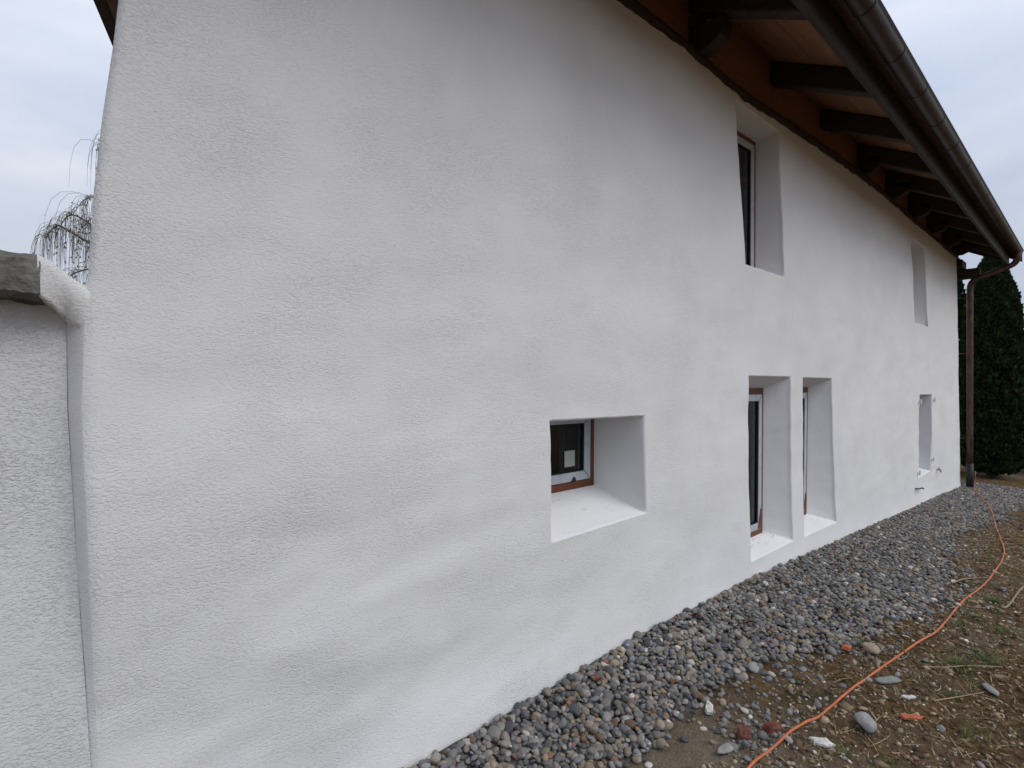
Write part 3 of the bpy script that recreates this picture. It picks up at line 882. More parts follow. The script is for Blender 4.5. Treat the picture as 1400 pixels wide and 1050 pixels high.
def rot_rand(n, tilt):
    yaw = rng.uniform(0, 2 * np.pi, n); ax = rng.normal(0, tilt, n); ay = rng.normal(0, tilt, n)
    cz, sz, cx, sx, cy, sy = np.cos(yaw), np.sin(yaw), np.cos(ax), np.sin(ax), np.cos(ay), np.sin(ay)
    R = np.zeros((n, 3, 3))
    Rz = np.zeros((n, 3, 3)); Rz[:, 0, 0] = cz; Rz[:, 0, 1] = -sz; Rz[:, 1, 0] = sz; Rz[:, 1, 1] = cz; Rz[:, 2, 2] = 1
    Rx = np.zeros((n, 3, 3)); Rx[:, 0, 0] = 1; Rx[:, 1, 1] = cx; Rx[:, 1, 2] = -sx; Rx[:, 2, 1] = sx; Rx[:, 2, 2] = cx
    Ry = np.zeros((n, 3, 3)); Ry[:, 1, 1] = 1; Ry[:, 0, 0] = cy; Ry[:, 0, 2] = sy; Ry[:, 2, 0] = -sy; Ry[:, 2, 2] = cy
    return Rx @ Ry @ Rz

def pebble_verts(P, S, base, tilt=0.35, lump=0.16):
    n = len(P)
    # each stone is squashed and cut by a few random directions so no two outlines match
    B = np.repeat(base[None], n, 0).copy()
    for _ in range(3):
        dvec = rng.normal(size=(n, 3)); dvec /= np.linalg.norm(dvec, axis=1, keepdims=True)
        dot = np.einsum('nij,nj->ni', B, dvec)
        lim = rng.uniform(0.55, 1.0, (n, 1))
        over = np.maximum(dot - lim, 0)
        B -= (over * 0.85)[..., None] * dvec[:, None, :]
    B *= 1 + lump * rng.uniform(-0.35, 0.35, (n, len(base), 1))
    B = B * S[:, None, :]
    B = np.einsum('nij,nkj->nki', rot_rand(n, tilt), B)
    return B + P[:, None, :]

def pick_cols(n, paly=PAL, pw=PW):
    return paly[rng.choice(len(paly), n, p=pw)] * rng.uniform(0.78, 1.22, (n, 1))

pts = []
step = 0.0305
for lay in range(2):
    for x in np.arange(-1.6, 15.0, step):
        yo = float(yout(x)) + 0.06 * fbm(x, 0, 2.0, 2.6, 4)
        for y in np.arange(0.6, 2.03, step):
            px = x + rng.uniform(-.5, .5) * step + (step / 2 if lay else 0); py = y + rng.uniform(-.5, .5) * step
            edge = py - yo
            pr = 1.0 if edge > 0.06 else (math.exp(-((0.06 - edge) / (0.045 if px < 2.5 else 0.10))) * 0.85)
            if lay: pr *= 0.72
            if px < 1.0: pr *= 0.8
            if py > 2.0 - 0.006 or rng.random() > pr: continue
            pts.append((px, py, lay, edge))
# the loose tongue of stones crossing the cable and strays over the soil
for cx, cy, sx, sy, n in ((2.50, 1.20, 0.17, 0.10, 130), (2.75, 1.10, 0.22, 0.10, 60), (2.30, 1.05, 0.12, 0.08, 30), (3.2, 1.20, 0.30, 0.11, 70), (4.6, 0.90, 0.6, 0.08, 40), (6.8, 1.0, 0.5, 0.10, 50), (9.5, 0.95, 1.2, 0.12, 80)):
    for _ in range(n):
        pts.append((cx + rng.normal(0, sx), cy + rng.normal(0, sy), 0, -1))
for _ in range(80):
    pts.append((rng.uniform(1.6, 9), rng.uniform(0.2, 1.3), 0, -1))
pts = [p for p in pts if p[1] < 1.985 and not (p[3] == -1 and 1.7 < p[0] < 2.34 and 1.1 < p[1] < 1.42)]
P = np.array([(p[0], p[1], 0.0) for p in pts]); lay = np.array([p[2] for p in pts])
n = len(P)
s = np.clip(rng.lognormal(math.log(0.0193), 0.30, n), 0.010, 0.040)
stray = np.array([p[3] < -0.02 for p in pts]); s[stray] *= rng.uniform(0.45, 0.95, stray.sum())
S = np.stack([s, s * rng.uniform(0.62, 0.92, n), s * rng.uniform(0.38, 0.72, n)], 1)
P[:, 2] = gravel_z(P[:, 0], P[:, 1]) + 0.004 + lay * 0.014 + rng.normal(0, 0.004, n)
P[stray, 2] = np.array([gz(a, b) for a, b in P[stray][:, :2]]) + S[stray, 2] * 0.35 + 0.001
wy = np.array([wall_y(a, max(b, 0.0)) for a, b in zip(P[:, 0], P[:, 2])])
P[:, 1] = np.minimum(P[:, 1] + (wy - 2.0) * np.clip((P[:, 1] - 1.4) / 0.6, 0, 1), wy - 0.014 - S[:, 0] * 0.25)
C = pick_cols(n)
dcam = P[:, 0] * math.sin(VIEW) + P[:, 1] * math.cos(VIEW)
lat = P[:, 0] * math.cos(VIEW) - P[:, 1] * math.sin(VIEW)
# those that show largest in the picture: each a pebble of its own
vis = (np.abs(lat / dcam) < 0.99) & ((1.75 - P[:, 2]) / dcam < 0.745)
score = np.where(vis, s / dcam * (1 + 0.4 * (lay + stray)), 0)
order = np.argsort(-score); own = order[:300]; rest = np.setdiff1d(np.arange(n), own)
VV = pebble_verts(P[own], S[own], I1)
for k in range(len(own)):
    c = P[own[k]]
    o = mesh_obj('pebble', VV[k] - c, T1, M_pebble, gravel, True, np.repeat(C[own[k]][None], len(I1), 0))
    o.location = c
near = rest[dcam[rest] < 4.6]; far = rest[dcam[rest] >= 4.6]
VN = pebble_verts(P[near], S[near], I1); VF = pebble_verts(P[far], S[far] * 1.05, I0)
Vall = np.concatenate([VN.reshape(-1, 3), VF.reshape(-1, 3)])
Tall = np.concatenate([(T1[None] + (np.arange(len(near)) * len(I1))[:, None, None]).reshape(-1, 3), (T0[None] + (np.arange(len(far)) * len(I0))[:, None, None]).reshape(-1, 3) + len(near) * len(I1)])
Call = np.concatenate([np.repeat(C[near], len(I1), 0), np.repeat(C[far], len(I0), 0)])
tag(np_mesh('pebbles', Vall, Tall, M_pebble, gravel, Call), kind='stuff')

# ------------------------------------------------------------------ soil litter: grit, straw, grass
GP = np.array([(0.36, 0.29, 0.20), (0.22, 0.165, 0.105), (0.11, 0.075, 0.047), (0.52, 0.49, 0.44), (0.24, 0.22, 0.20), (0.15, 0.06, 0.04)])
GW = np.array([.25, .27, .22, .10, .13, .03])
n = 9500
gxs = 1.3 + 9.0 * rng.random(n) ** 1.5; gys = rng.uniform(-0.6, 1.0, n) * (0.55 + 0.05 * gxs) + 0.55
keep = gys < np.interp(gxs, OX, OY) + 0.08; gxs, gys = gxs[keep], gys[keep]; n = len(gxs)
s = np.clip(rng.lognormal(math.log(0.0065), 0.55, n), 0.003, 0.026)
S = np.stack([s, s * rng.uniform(0.5, 0.95, n), s * rng.uniform(0.3, 0.7, n)], 1)
P = np.stack([gxs, gys, np.array([gz(a, b) for a, b in zip(gxs, gys)]) + S[:, 2] * 0.3], 1)
VG = pebble_verts(P, S, I0, 0.4, 0.5)
nc = 4200                                              # larger clods of earth among them
cx_ = 1.4 + 9.0 * rng.random(nc) ** 1.4; cy_ = rng.uniform(-0.6, 1.05, nc)
kk = cy_ < np.interp(cx_, OX, OY) + 0.02; cx_, cy_ = cx_[kk], cy_[kk]; nc = len(cx_)
sc = np.clip(rng.lognormal(math.log(0.0115), 0.5, nc), 0.005, 0.036)
Sc = np.stack([sc, sc * rng.uniform(.6, 1, nc), sc * rng.uniform(.3, .6, nc)], 1)
Pc = np.stack([cx_, cy_, np.array([gz(a, b) for a, b in zip(cx_, cy_)]) + Sc[:, 2] * 0.15], 1)
VG = np.concatenate([VG, pebble_verts(Pc, Sc, I0, 0.3, 0.7)])
C = np.concatenate([pick_cols(n, GP, GW), pick_cols(nc, np.array([(0.125, 0.083, 0.050), (0.065, 0.042, 0.025), (0.20, 0.145, 0.092), (0.29, 0.225, 0.15)]), np.array([.35, .3, .25, .1]))])
n += nc
tag(np_mesh('grit', VG.reshape(-1, 3), (T0[None] + (np.arange(n) * len(I0))[:, None, None]).reshape(-1, 3), M_debris, None, np.repeat(C, len(I0), 0), smooth=False), kind='stuff', label='small stone chips and crumbs of earth strewn over the soil')

def strips(items, name, mat, label):
    V = []; F = []; C = []
    for (pts_, w, c) in items:
        b = len(V); m = len(pts_)
        for k, p in enumerate(pts_):
            t = (Vector(pts_[min(k + 1, m - 1)]) - Vector(pts_[max(k - 1, 0)])).normalized()
            sd = t.cross(Vector((0, 0, 1)))
            if sd.length < 1e-4: sd = Vector((1, 0, 0))
            sd.normalize(); ww = w * (1 - (k / (m - 1)) ** 2 * 0.85) / 2
            p = Vector(p)
            V += [p - sd * ww, p + Vector((0, 0, ww * 0.7)), p + sd * ww]; C += [c] * 3
        for k in range(m - 1):
            F += [(b + 3 * k, b + 3 * k + 1, b + 3 * k + 4, b + 3 * k + 3), (b + 3 * k + 1, b + 3 * k + 2, b + 3 * k + 5, b + 3 * k + 4)]
    return tag(mesh_obj(name, V, F, mat, None, True, np.array(C)), kind='stuff', label=label)

items = []
for _ in range(3600):
    x = 1.6 + 9 * random.random() ** 1.4; y = random.uniform(-0.5, 1.05)
    if y > float(yout(x)) + 0.05: continue
    a = random.gauss(0.25, 0.7); l = random.choice((0.03, 0.05, 0.08, 0.14)) * random.uniform(0.6, 1.4)
    cv = random.uniform(-0.35, 0.35); pp = []
    for k in range(4):
        t = k / 3.0 - 0.5
        qx, qy = x + l * t * math.cos(a + cv * t), y + l * t * math.sin(a + cv * t)
        pp.append((qx, qy, gz(qx, qy) + 0.004 + random.uniform(0, 0.008)))
    sh = random.uniform(0.5, 1.25)
    c = random.choice(((0.27, 0.215, 0.13), (0.19, 0.14, 0.085), (0.10, 0.07, 0.045), (0.34, 0.29, 0.19)))
    items.append((pp, random.uniform(0.0025, 0.006), tuple(v * sh for v in c)))
for _ in range(1100):      # shrivelled leaf and bark scraps
    x = 1.6 + 8 * random.random() ** 1.3; y = random.uniform(-0.5, 1.1)
    if y > float(yout(x)) + 0.08: continue
    a = random.random() * 6.28; l = random.uniform(0.018, 0.05); sh = random.uniform(0.5, 1.2)
    zq = gz(x, y); pp = [(x + l * t * math.cos(a), y + l * t * math.sin(a), zq + 0.004 + 0.010 * math.sin(3.1 * (t + .5)) * random.random()) for t in (-.5, -.15, .2, .5)]
    c = random.choice(((0.20, 0.13, 0.07), (0.30, 0.22, 0.13), (0.11, 0.06, 0.035), (0.15, 0.055, 0.035), (0.38, 0.32, 0.22)))
    items.append((pp, random.uniform(0.008, 0.02), tuple(v * sh for v in c)))
strips(items, 'straw', M_debris, 'dry grass stalks and straw littering the brown soil')

items = []
def tuft(cx, cy, r, n, h, green=1.0):
    for _ in range(n):
        a = random.random() * 6.28; rr = r * abs(random.gauss(0, 0.5))
        x, y = cx + rr * math.cos(a) * 1.5, cy + rr * math.sin(a)
        hh = h * random.uniform(0.4, 1.1); b = random.random() * 6.28; ln = hh * random.uniform(0.4, 1.3)
        z = gz(x, y) - 0.003
        pp = [(x + ln * t * t * math.cos(b), y + ln * t * t * math.sin(b), z + hh * (t - 0.35 * t * t)) for t in (0, .4, .75, 1)]
        g = random.uniform(0.6, 1.3)
        c = (0.060 * g, 0.105 * g, 0.026 * g) if random.random() < green else (0.24 * g, 0.19 * g, 0.09 * g)
        items.append((pp, random.uniform(0.002, 0.0042), c))
for cx, cy, r, n, h in ((5.80, 0.62, 0.09, 190, 0.07), (5.2, 0.66, 0.08, 60, 0.05), (4.15, 0.62, 0.13, 220, 0.075), (4.35, 0.50, 0.12, 130, 0.07), (4.85, 0.70, 0.07, 60, 0.05), (5.0, 0.5, 0.15, 120, 0.06), (3.75, 0.55, 0.10, 50, 0.05),
                        (3.95, 1.06, 0.04, 40, 0.05), (5.3, 0.92, 0.03, 30, 0.045), (7.4, 0.82, 0.07, 50, 0.05), (6.6, 0.45, 0.15, 120, 0.07), (8.2, 0.5, 0.2, 120, 0.07), (3.35, 0.45, 0.12, 70, 0.05), (2.85, 0.66, 0.10, 50, 0.04), (4.1, 1.65, 0.02, 12, 0.04), (2.75, 0.80, 0.06, 40, 0.045)):
    tuft(cx, cy, r, n, h, 0.82)
for _ in range(140):
    x = 2.2 + 10 * random.random() ** 1.2; y = random.uniform(-0.6, 0.95)
    if y > float(yout(x)) - 0.1: continue
    tuft(x, y, 0.06, random.randint(4, 16), random.uniform(0.025, 0.055), 0.6)
for _ in range(160):      # rank grass under the hedge
    tuft(random.uniform(13.6, 18), random.uniform(-1.0, 1.5), 0.15, 14, random.uniform(0.05, 0.10), 0.75)
strips(items, 'grass', M_blade, 'sparse green grass tufts growing on the bare soil')

# ------------------------------------------------------------------ the orange cable
def gnd(x, y):
    return gz(x, y)
CB = [(2.20, 1.055), (2.329, 1.048), (2.71, 1.013), (2.963, 0.971), (3.403, 0.931), (4.042, 0.859), (4.62, 0.785), (5.47, 0.772), (6.22, 0.727), (6.86, 0.722), (7.98, 0.768), (9.40, 0.975), (11.3, 1.255), (13.1, 1.62), (13.72, 1.76), (13.88, 1.74), (13.93, 1.77)]
cpts = []
base = curve([(a, b, 0) for a, b in CB], 10)
for k, p in enumerate(base):
    z = max(gnd(p.x, p.y), float(gravel_z(p.x, p.y)) + (0.022 if p.y > yout(p.x) - 0.03 else 0.0), gz(p.x, p.y) + (0.012 if 2.2 < p.x < 2.9 else 0)) + 0.009
    cpts.append((p.x, p.y + 0.006 * fbm(p.x, 0, 0, 1.7, 3), z))
zz = [c[2] for c in cpts]
zz = np.convolve(np.pad(zz, 2, mode='edge'), np.ones(5) / 5, 'valid')
cpts = [(c[0], c[1], z + 0.002) for c, z in zip(cpts, zz)]
for k in range(1, 5): cpts[-k] = (cpts[-k][0], cpts[-k][1], cpts[-k][2] + (0.34, 0.22, 0.10, 0.03)[k - 1])
mb = MB(); mb.tube(cpts, 0.0064, 8)
tag(mb.build('extension_cord', M_cable, None, True), 'long orange electric cable running over the soil to the downpipe', 'cable')

# ------------------------------------------------------------------ single stones and shards
def stone(name, loc, size, yaw, mat, label, cat, tilt=0.1, sub=3, cuts=5, lump=0.05, lift=0.5, group=None, seed=0):
    r2 = np.random.default_rng(seed + 100)
    B, T = ico(sub); B = B.copy()
    for _ in range(cuts):
        dv = r2.normal(size=3); dv /= np.linalg.norm(dv); dot = B @ dv
        B -= (np.maximum(dot - r2.uniform(0.5, 0.9), 0) * 0.9)[:, None] * dv
    B *= np.array([1 + lump * noise.fractal(Vector(v) * 2.2 + Vector((seed, 0, 0)), 1.0, 2.0, 3) * 2 for v in B])[:, None]
    B *= np.array(size) / 2
    R = np.array(Matrix.Rotation(yaw, 3, 'Z') @ Matrix.Rotation(tilt, 3, 'X'))
    B = B @ R.T
    z = gz(loc[0], loc[1]) if loc[1] < yout(loc[0]) else float(gravel_z(loc[0], loc[1])) + 0.02
    o = mesh_obj(name, B, T, mat, None, True)
    o.location = (loc[0], loc[1], z + size[2] * (lift - 0.5) + size[2] * 0.35)
    return tag(o, label, cat, group)
def shard(name, loc, pts2, th, yaw, tilt, mat, label, cat, lift=0.0, group=None):
    q_ = []
    for k in range(len(pts2)):
        a, b = pts2[k], pts2[(k + 1) % len(pts2)]
        for f in (0, .3, .62):
            q_.append((a[0] + (b[0] - a[0]) * f + random.gauss(0, 0.0028), a[1] + (b[1] - a[1]) * f + random.gauss(0, 0.0028)))
    n = len(q_)
    zt_ = [th / 2 * random.uniform(0.35, 1.25) for _ in q_]
    V = [(p[0], p[1], -th / 2) for p in q_] + [(p[0] * 0.93, p[1] * 0.90, z) for p, z in zip(q_, zt_)] + [(p[0] * 0.45, p[1] * 0.45, th / 2 * random.uniform(0.9, 1.5)) for p in q_] + [(0, 0, th * 0.6)]
    F = [tuple(range(n - 1, -1, -1))] + [(k, (k + 1) % n, n + (k + 1) % n, n + k) for k in range(n)] + [(n + k, n + (k + 1) % n, 2 * n + (k + 1) % n, 2 * n + k) for k in range(n)] + [(2 * n + k, 2 * n + (k + 1) % n, 3 * n) for k in range(n)]
    o = mesh_obj(name, V, F, mat)
    z = max(gz(loc[0], loc[1]), float(gravel_z(loc[0], loc[1])) + 0.018 if loc[1] > yout(loc[0]) else -9)
    o.location = (loc[0], loc[1], z + th * 0.5 + 0.003 + lift)
    o.rotation_euler = (tilt[0], tilt[1], yaw)
    return tag(o, label, cat, group)
stone('stone', (3.03, 0.80), (0.115, 0.10, 0.085), 0.3, M_greystone, 'large rounded pale grey stone alone on the soil below the cable', 'stone', seed=3)
stone('stone', (3.60, 0.835), (0.17, 0.06, 0.035), -0.55, M_slate, 'long flat greenish stone touching the soil just beside the cable', 'stone', seed=4)
stone('stone', (3.90, 1.00), (0.13, 0.10, 0.05), 0.6, M_tanstone, 'broad flat tan stone between the gravel edge and the cable', 'stone', seed=5)
stone('stone', (3.97, 0.44), (0.14, 0.06, 0.03), 0.5, M_greystone, 'slim flat light grey stone half sunk far from the cable', 'stone', seed=6)
stone('stone', (3.12, 1.40), (0.10, 0.07, 0.05), 0.2, M_greystone, 'pale oval stone larger than the pebbles at the gravel edge', 'stone', seed=7)
stone('stone', (2.36, 1.19), (0.13, 0.05, 0.035), -0.1, M_greystone, 'long grey bar shaped stone beside the red brick bits', 'stone', seed=8)
stone('stone', (3.30, 0.55), (0.05, 0.04, 0.03), 0.5, M_slate, 'small grey green stone right of the orange tile shard', 'stone', seed=9)
shard('tile_shard', (3.29, 0.655), [(-0.075, 0.012), (-0.06, -0.014), (0.02, -0.017), (0.075, -0.004), (0.01, 0.014)], 0.013, -0.62, (0.25, 0.1), M_redtile, 'thin bright orange terracotta tile splinter lying on the soil', 'tile fragment', 0.006)
shard('plaster_flake', (2.735, 0.90), [(-0.06, 0.02), (-0.045, -0.015), (0.02, -0.03), (0.065, -0.012), (0.03, 0.02)], 0.014, -0.75, (0.2, 0.15), M_white, 'elongated bright white plaster flake close under the cable', 'plaster fragment', 0.008)
shard('plaster_flake', (3.50, 0.72), [(-0.045, 0.01), (-0.02, -0.014), (0.05, -0.008), (0.03, 0.012)], 0.010, -0.5, (0.15, 0.1), M_white, 'thin white plaster sliver on soil past the greenish stone', 'plaster fragment', 0.004)
shard('plaster_flake', (2.55, 1.38), [(-0.04, 0.015), (-0.03, -0.02), (0.03, -0.02), (0.045, 0.012), (0.0, 0.025)], 0.018, 0.5, (0.2, -0.2), M_white, 'chunky white plaster bit at the outer edge of the gravel', 'plaster fragment', 0.01)
shard('plaster_flake', (6.05, 0.92), [(-0.06, 0.01), (-0.03, -0.025), (0.05, -0.015), (0.055, 0.015)], 0.012, 0.1, (0.1, 0.1), M_white, 'white plaster flake on soil behind the dry forked stick', 'plaster fragment', 0.004)
shard('brick_fragment', (2.49, 1.165), [(-0.05, 0.02), (-0.035, -0.03), (0.03, -0.03), (0.05, 0.01), (0.0, 0.035)], 0.03, 0.5, (0.25, -0.1), M_brick, 'dark red broken brick bit among pebbles nearer the wall', 'brick fragment', 0.008)
shard('brick_fragment', (2.63, 1.09), [(-0.045, 0.022), (-0.04, -0.022), (0.035, -0.03), (0.05, 0.0), (0.01, 0.03)], 0.03, -0.2, (0.15, 0.2), M_brick, 'dark red broken brick bit among pebbles nearer the cable', 'brick fragment', 0.006)
shard('brick_fragment', (3.78, 1.10), [(-0.05, 0.02), (-0.03, -0.025), (0.045, -0.02), (0.04, 0.02)], 0.02, 0.1, (0.15, 0.2), M_redtile, 'reddish tile bit on the soil edge near the tan stone', 'brick fragment', 0.006)
def log_(name, P, r, mat, label):
    pts_ = [(x, y, gz(x, y) + h) for x, y, h in P]
    mb = MB(); mb.tube(curve(pts_, 4), [r * (1 - 0.5 * k / (4 * (len(P) - 1))) for k in range(4 * (len(P) - 1) + 1)], 7)
    return mb.build(name, mat, None, True)
o = log_('stick', [(5.75, 0.99, .012), (6.0, 0.91, .016), (6.25, 0.86, .014), (6.5, 0.74, .012)], 0.009, M_straw, ''); tag(o, 'long dry crooked stick lying from gravel edge to cable', 'stick')
o = log_('stick', [(5.65, 0.56, .01), (5.75, 0.53, .014), (6.25, 0.50, .03), (6.5, 0.47, .012)], 0.009, M_straw, ''); tag(o, 'pale dry stick on the soil far side of the cable', 'stick')
o = log_('stick', [(3.95, 0.75, .01), (4.0, 0.66, .02), (4.15, 0.55, .02), (4.3, 0.42, .012)], 0.005, M_straw, ''); tag(o, 'thin pale stalk arching beside the largest grass tuft', 'stick')
o = log_('stick', [(3.55, 0.62, .008), (3.7, 0.55, .012), (3.9, 0.46, .008)], 0.005, M_straw, ''); tag(o, 'thin brown twig on soil near the slim grey stone', 'stick')

# dead leaves, copies of one curled leaf
lv = []
for i in range(5):
    t = i / 4; w = 0.022 * math.sin(math.pi * min(0.97, t * 0.9 + 0.06))
    for k in (-1, 0, 1): lv.append(((t - 0.5) * 0.085, k * w, 0.012 * (abs(k)) + 0.012 * math.sin(t * 4)))
lf = [(i * 3 + k, (i + 1) * 3 + k, (i + 1) * 3 + k + 1, i * 3 + k + 1) for i in range(4) for k in range(2)]
leaf0 = None
for (x, y, a, lab) in ((2.2, 1.86, 0.2, 'rust brown dead leaf lying hard against the white wall foot nearest the picture bottom'),
                       (2.55, 1.60, 0.4, 'rust brown dead leaf in mid gravel below the square window'),
                       (3.3, 1.88, 1.3, 'rust brown dead leaf close to the wall between square window and twin slits'),
                       (3.55, 1.62, 2.0, 'rust brown dead leaf in mid gravel left of the twin slit windows'),
                       (4.3, 1.30, 0.9, 'rust brown dead leaf near the outer gravel edge behind the tan stone'),
                       (6.8, 1.55, 1.0, 'rust brown dead leaf on gravel below the farther twin slit window'),
                       (9.4, 1.5, 0.6, 'farthest rust brown dead leaf, on gravel toward the far lower window')):
    if leaf0 is None:
        o = leaf0 = mesh_obj('dead_leaf', lv, lf, M_deadleaf, None, True)
    else:
        o = leaf0.copy(); col.objects.link(o)
    o.location = (x, y, float(gravel_z(x, y)) + 0.034); o.rotation_euler = (0.25, 0.15, a)
    tag(o, lab, 'leaf', 'dead leaves on the gravel')

# ------------------------------------------------------------------ thuja columns at the far corner
def thuja(x, y, r, h, label, seed, n):
    rg = np.random.default_rng(seed)
    zb = float(ground_z(x, y))
    t = empty('thuja', (x, y, zb), label, 'tree', 'dark thuja hedge trees past the house')
    mb = MB(); mb.tube([(x, y, zb - 0.1), (x, y, zb + h * 0.5), (x, y, zb + h * 0.9)], [0.09, 0.06, 0.02], 8); mb.build('trunk', M_bark, t, True)
    u = rg.random(n) ** 0.85; a = rg.uniform(0, 2 * np.pi, n)
    prof = np.interp(u, [0, 0.04, 0.15, 0.5, 0.8, 0.93, 1.0], [0.55, 0.85, 1.0, 0.93, 0.62, 0.34, 0.03])
    lump = 1 + 0.13 * np.sin(a * 5 + u * 17 + seed) * np.sin(u * 31 + a * 3)
    rr = r * prof * lump * (1 - 0.75 * rg.random(n) ** 2.5)
    c = np.stack([x + rr * np.cos(a), y + rr * np.sin(a), zb + 0.08 + u * h], 1)
    # flat fan sprays, roughly upright, splaying outward
    outw = np.stack([np.cos(a), np.sin(a), np.zeros(n)], 1)
    upv = np.array([0, 0, 1.0]) + outw * rg.uniform(0.1, 0.9, (n, 1)) + rg.normal(0, 0.3, (n, 3)); upv /= np.linalg.norm(upv, axis=1, keepdims=True)
    sd = np.cross(upv, rg.normal(size=(n, 3))); sd /= np.linalg.norm(sd, axis=1, keepdims=True)
    ln = rg.uniform(0.05, 0.12, (n, 1)); w = ln * rg.uniform(0.28, 0.5, (n, 1))
    q = np.stack([c, c + upv * ln * 0.55 - sd * w, c + upv * ln, c + upv * ln * 0.5 + sd * w], 1)
    g = rg.uniform(0.6, 1.4, (n, 1))
    colr = np.where(rg.random((n, 1)) < 0.06, np.array([[0.07, 0.045, 0.02]]), np.array([[0.018, 0.034, 0.011]])) * g
    np_mesh('crown', q.reshape(-1, 3), np.arange(4 * n).reshape(-1, 4), M_thuja, t, np.repeat(colr, 4, 0), False, 4)
    # dark inner mass of old twigs
    mb = MB()
    for k in range(260):
        z = zb + 0.2 + h * 0.85 * rg.random(); a_ = rg.uniform(0, 6.28); L_ = r * 0.75 * float(np.interp((z - zb) / h, [0, .15, .5, .8, 1], [.7, 1, .93, .6, .05]))
        mb.tube([(x, y, z), (x + L_ * math.cos(a_), y + L_ * math.sin(a_), z + 0.25)], [0.016, 0.006], 4, False)
    mb.build('branches', M_bark, t)
thuja(16.6, 1.81, 0.63, 5.3, 'broad dark green thuja right beyond the copper downpipe', 1, 38000)
thuja(17.2, 2.88, 0.62, 6.3, 'dark thuja half hidden behind the house corner', 2, 24000)
thuja(18.6, 0.9, 0.75, 3.0, 'lower dark thuja at the picture edge behind the broad one', 3, 20000)

# ------------------------------------------------------------------ bare trees
def grow(mb, p, dirv, length, r, depth, rg, droop=0.0, spread=0.6, kids=3, tips=None):
    P = [Vector(p)]; d_ = Vector(dirv).normalized(); segs = 5
    for k in range(segs):
        d_ = (d_ + Vector((rg.gauss(0, .13), rg.gauss(0, .13), rg.gauss(0, .10) - droop))).normalized()
        P.append(P[-1] + d_ * length / segs)
    mb.tube(P, [r * (1 - 0.55 * k / segs) for k in range(segs + 1)], 5 if r > 0.012 else 3, False)
    if depth == 0:
        if tips is not None: tips.append(P)
        return
    for k in range(kids):
        i = rg.randint(2, segs); b = P[i]
        nd = (d_ + Vector((rg.gauss(0, spread), rg.gauss(0, spread), rg.gauss(0.1, spread * 0.6)))).normalized()
        grow(mb, b, nd, length * rg.uniform(0.55, 0.8), r * 0.5, depth - 1, rg, droop, spread, kids, tips)
for (x, y, h, lab, sd) in ((26.0, -0.4, 5.2, 'bare leafless tree far behind the thujas', 4), (30.0, 1.6, 6.0, 'second bare leafless tree farther off behind the thujas', 9)):
    rg = random.Random(sd); zb_ = float(ground_z(x, y))
    t = empty('bare_tree', (x, y, zb_), lab, 'tree', 'bare trees beyond the garden')
    mb = MB(); mb.tube([(x, y, zb_ - .1), (x + .05, y, zb_ + h * .3), (x, y + .08, zb_ + h * .5)], [0.14, 0.11, 0.08], 8); mb.build('trunk', M_bark, t, True)
    mb = MB()
    for k in range(7):
        a_ = k * 0.9 + rg.random(); z_ = zb_ + h * (0.25 + 0.25 * rg.random())
        grow(mb, (x, y, z_), (math.cos(a_), math.sin(a_), 0.9), h * 0.38, 0.045, 3, rg, 0, 0.5, 4)
    mb.build('crown', M_twig, t)

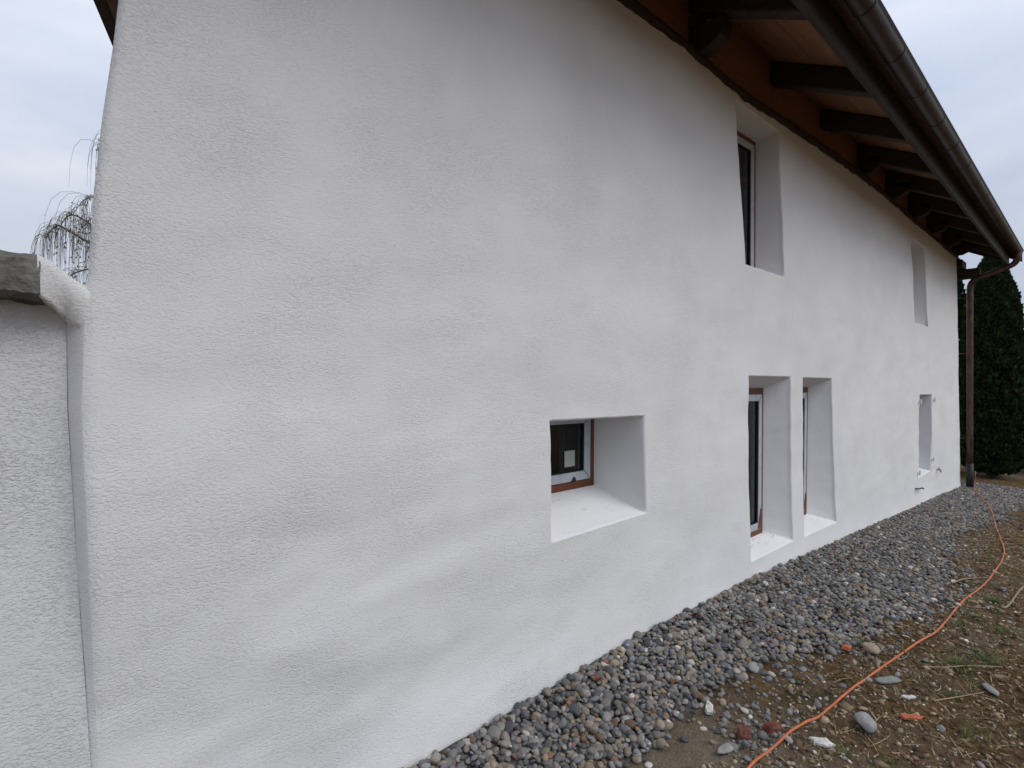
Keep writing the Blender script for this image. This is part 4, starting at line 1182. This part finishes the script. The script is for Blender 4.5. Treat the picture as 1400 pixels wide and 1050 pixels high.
# weeping willow behind the house, only its left skirt shows
rg = random.Random(21)
wx, wy = 3.0, 12.2; wz = float(ground_z(wx, wy))
wil = empty('willow_tree', (wx, wy, wz), 'weeping willow with thin drooping twigs showing behind the house corner', 'tree')
mb = MB(); mb.tube([(wx, wy, wz - .1), (wx - .1, wy, wz + 1.5), (wx - .2, wy + .1, wz + 3.0), (wx + .1, wy, wz + 5.5)], [0.30, 0.24, 0.19, 0.08], 10); mb.build('trunk', M_bark, wil, True)
mb = MB(); tw = []
LIMB = [  # end points to the left of the corner, as heights above the ground
    ([(2.8, 12.2, 3.2), (1.4, 12.1, 4.0), (0.55, 12.0, 4.35), (-0.05, 12.0, 4.78), (-0.42, 12.0, 4.95), (-0.62, 12.0, 4.55)], 0.03),
    ([(2.8, 12.2, 3.0), (1.5, 12.0, 3.9), (0.4, 11.9, 4.30), (-0.10, 11.9, 4.45), (-0.40, 11.9, 4.62), (-0.60, 11.9, 4.70), (-0.75, 11.9, 4.45)], 0.035),
    ([(2.8, 12.3, 2.8), (1.2, 12.3, 3.6), (0.4, 12.3, 4.15), (0.0, 12.3, 4.12), (-0.35, 12.3, 3.98), (-0.55, 12.3, 3.75)], 0.03),
    ([(2.9, 12.2, 4.0), (1.3, 12.2, 5.0), (0.6, 12.2, 5.45), (0.15, 12.2, 5.55), (-0.20, 12.2, 5.35), (-0.40, 12.2, 5.0)], 0.014),
    ([(2.9, 12.2, 5.0), (1.4, 12.3, 6.6), (0.6, 12.3, 7.1), (0.25, 12.3, 7.0), (-0.02, 12.3, 6.5)], 0.018),
    ([(2.9, 12.2, 4.0), (1.4, 12.0, 4.9), (0.5, 11.9, 5.15), (0.0, 11.9, 5.05), (-0.25, 11.9, 4.75)], 0.022),
    ([(2.9, 12.2, 4.0), (3.6, 12.8, 5.2), (4.6, 13.2, 5.6), (5.3, 13.4, 4.9)], 0.03),
    ([(2.9, 12.2, 4.4), (2.6, 13.3, 5.9), (2.3, 14.2, 6.2), (2.2, 14.9, 5.4)], 0.03),
]
for P, r in LIMB:
    C_ = curve([(a + 0.22, b, c + wz - (0.22 if c < 5.5 else 0.35)) for a, b, c in P], 7)
    mb.tube(C_, [r * (1 - 0.9 * k / (len(C_) - 1)) + 0.003 for k in range(len(C_))], 6, False)
    for k in range(int(len(C_) * 0.35), len(C_)):
        for _ in range(4):
            p = C_[k]; ln = rg.uniform(0.35, 1.25); dx = rg.gauss(-0.06, 0.16); dy = rg.gauss(0, 0.25)
            Q = [Vector((p.x + dx * ln * (1 - (1 - t) ** 2), p.y + dy * ln * t, p.z + ln * (0.18 * math.sin(t * 2.2) - t * t * 0.95))) for t in (0, .2, .4, .6, .8, 1)]
            mb.tube(Q, [0.0036, 0.0034, 0.0031, 0.0027, 0.0023, 0.0015], 3, False); tw.append(Q)
mb.build('crown', M_twig, wil)
V = []; F = []; C = []
for Q in tw:
    if rg.random() > 0.30: continue
    for _ in range(rg.randint(1, 5)):
        i = rg.randint(2, 5); p = Q[i]; s = rg.uniform(0.035, 0.07); a = rg.uniform(-0.6, 0.6)
        b = len(V); e = Vector((math.sin(a), rg.gauss(0, .3), -math.cos(a))); sd = Vector((0.9, 0.3, 0.2)) * s * 0.22
        V += [p, p + e * s * .5 - sd, p + e * s, p + e * s * .5 + sd]; F.append((b, b + 1, b + 2, b + 3))
        c = rg.choice(((0.22, 0.18, 0.05), (0.12, 0.12, 0.05), (0.26, 0.2, 0.08))); C += [c] * 4
tag(mesh_obj('leaves', V, F, M_leaf, wil, False, np.array(C)), kind='stuff')
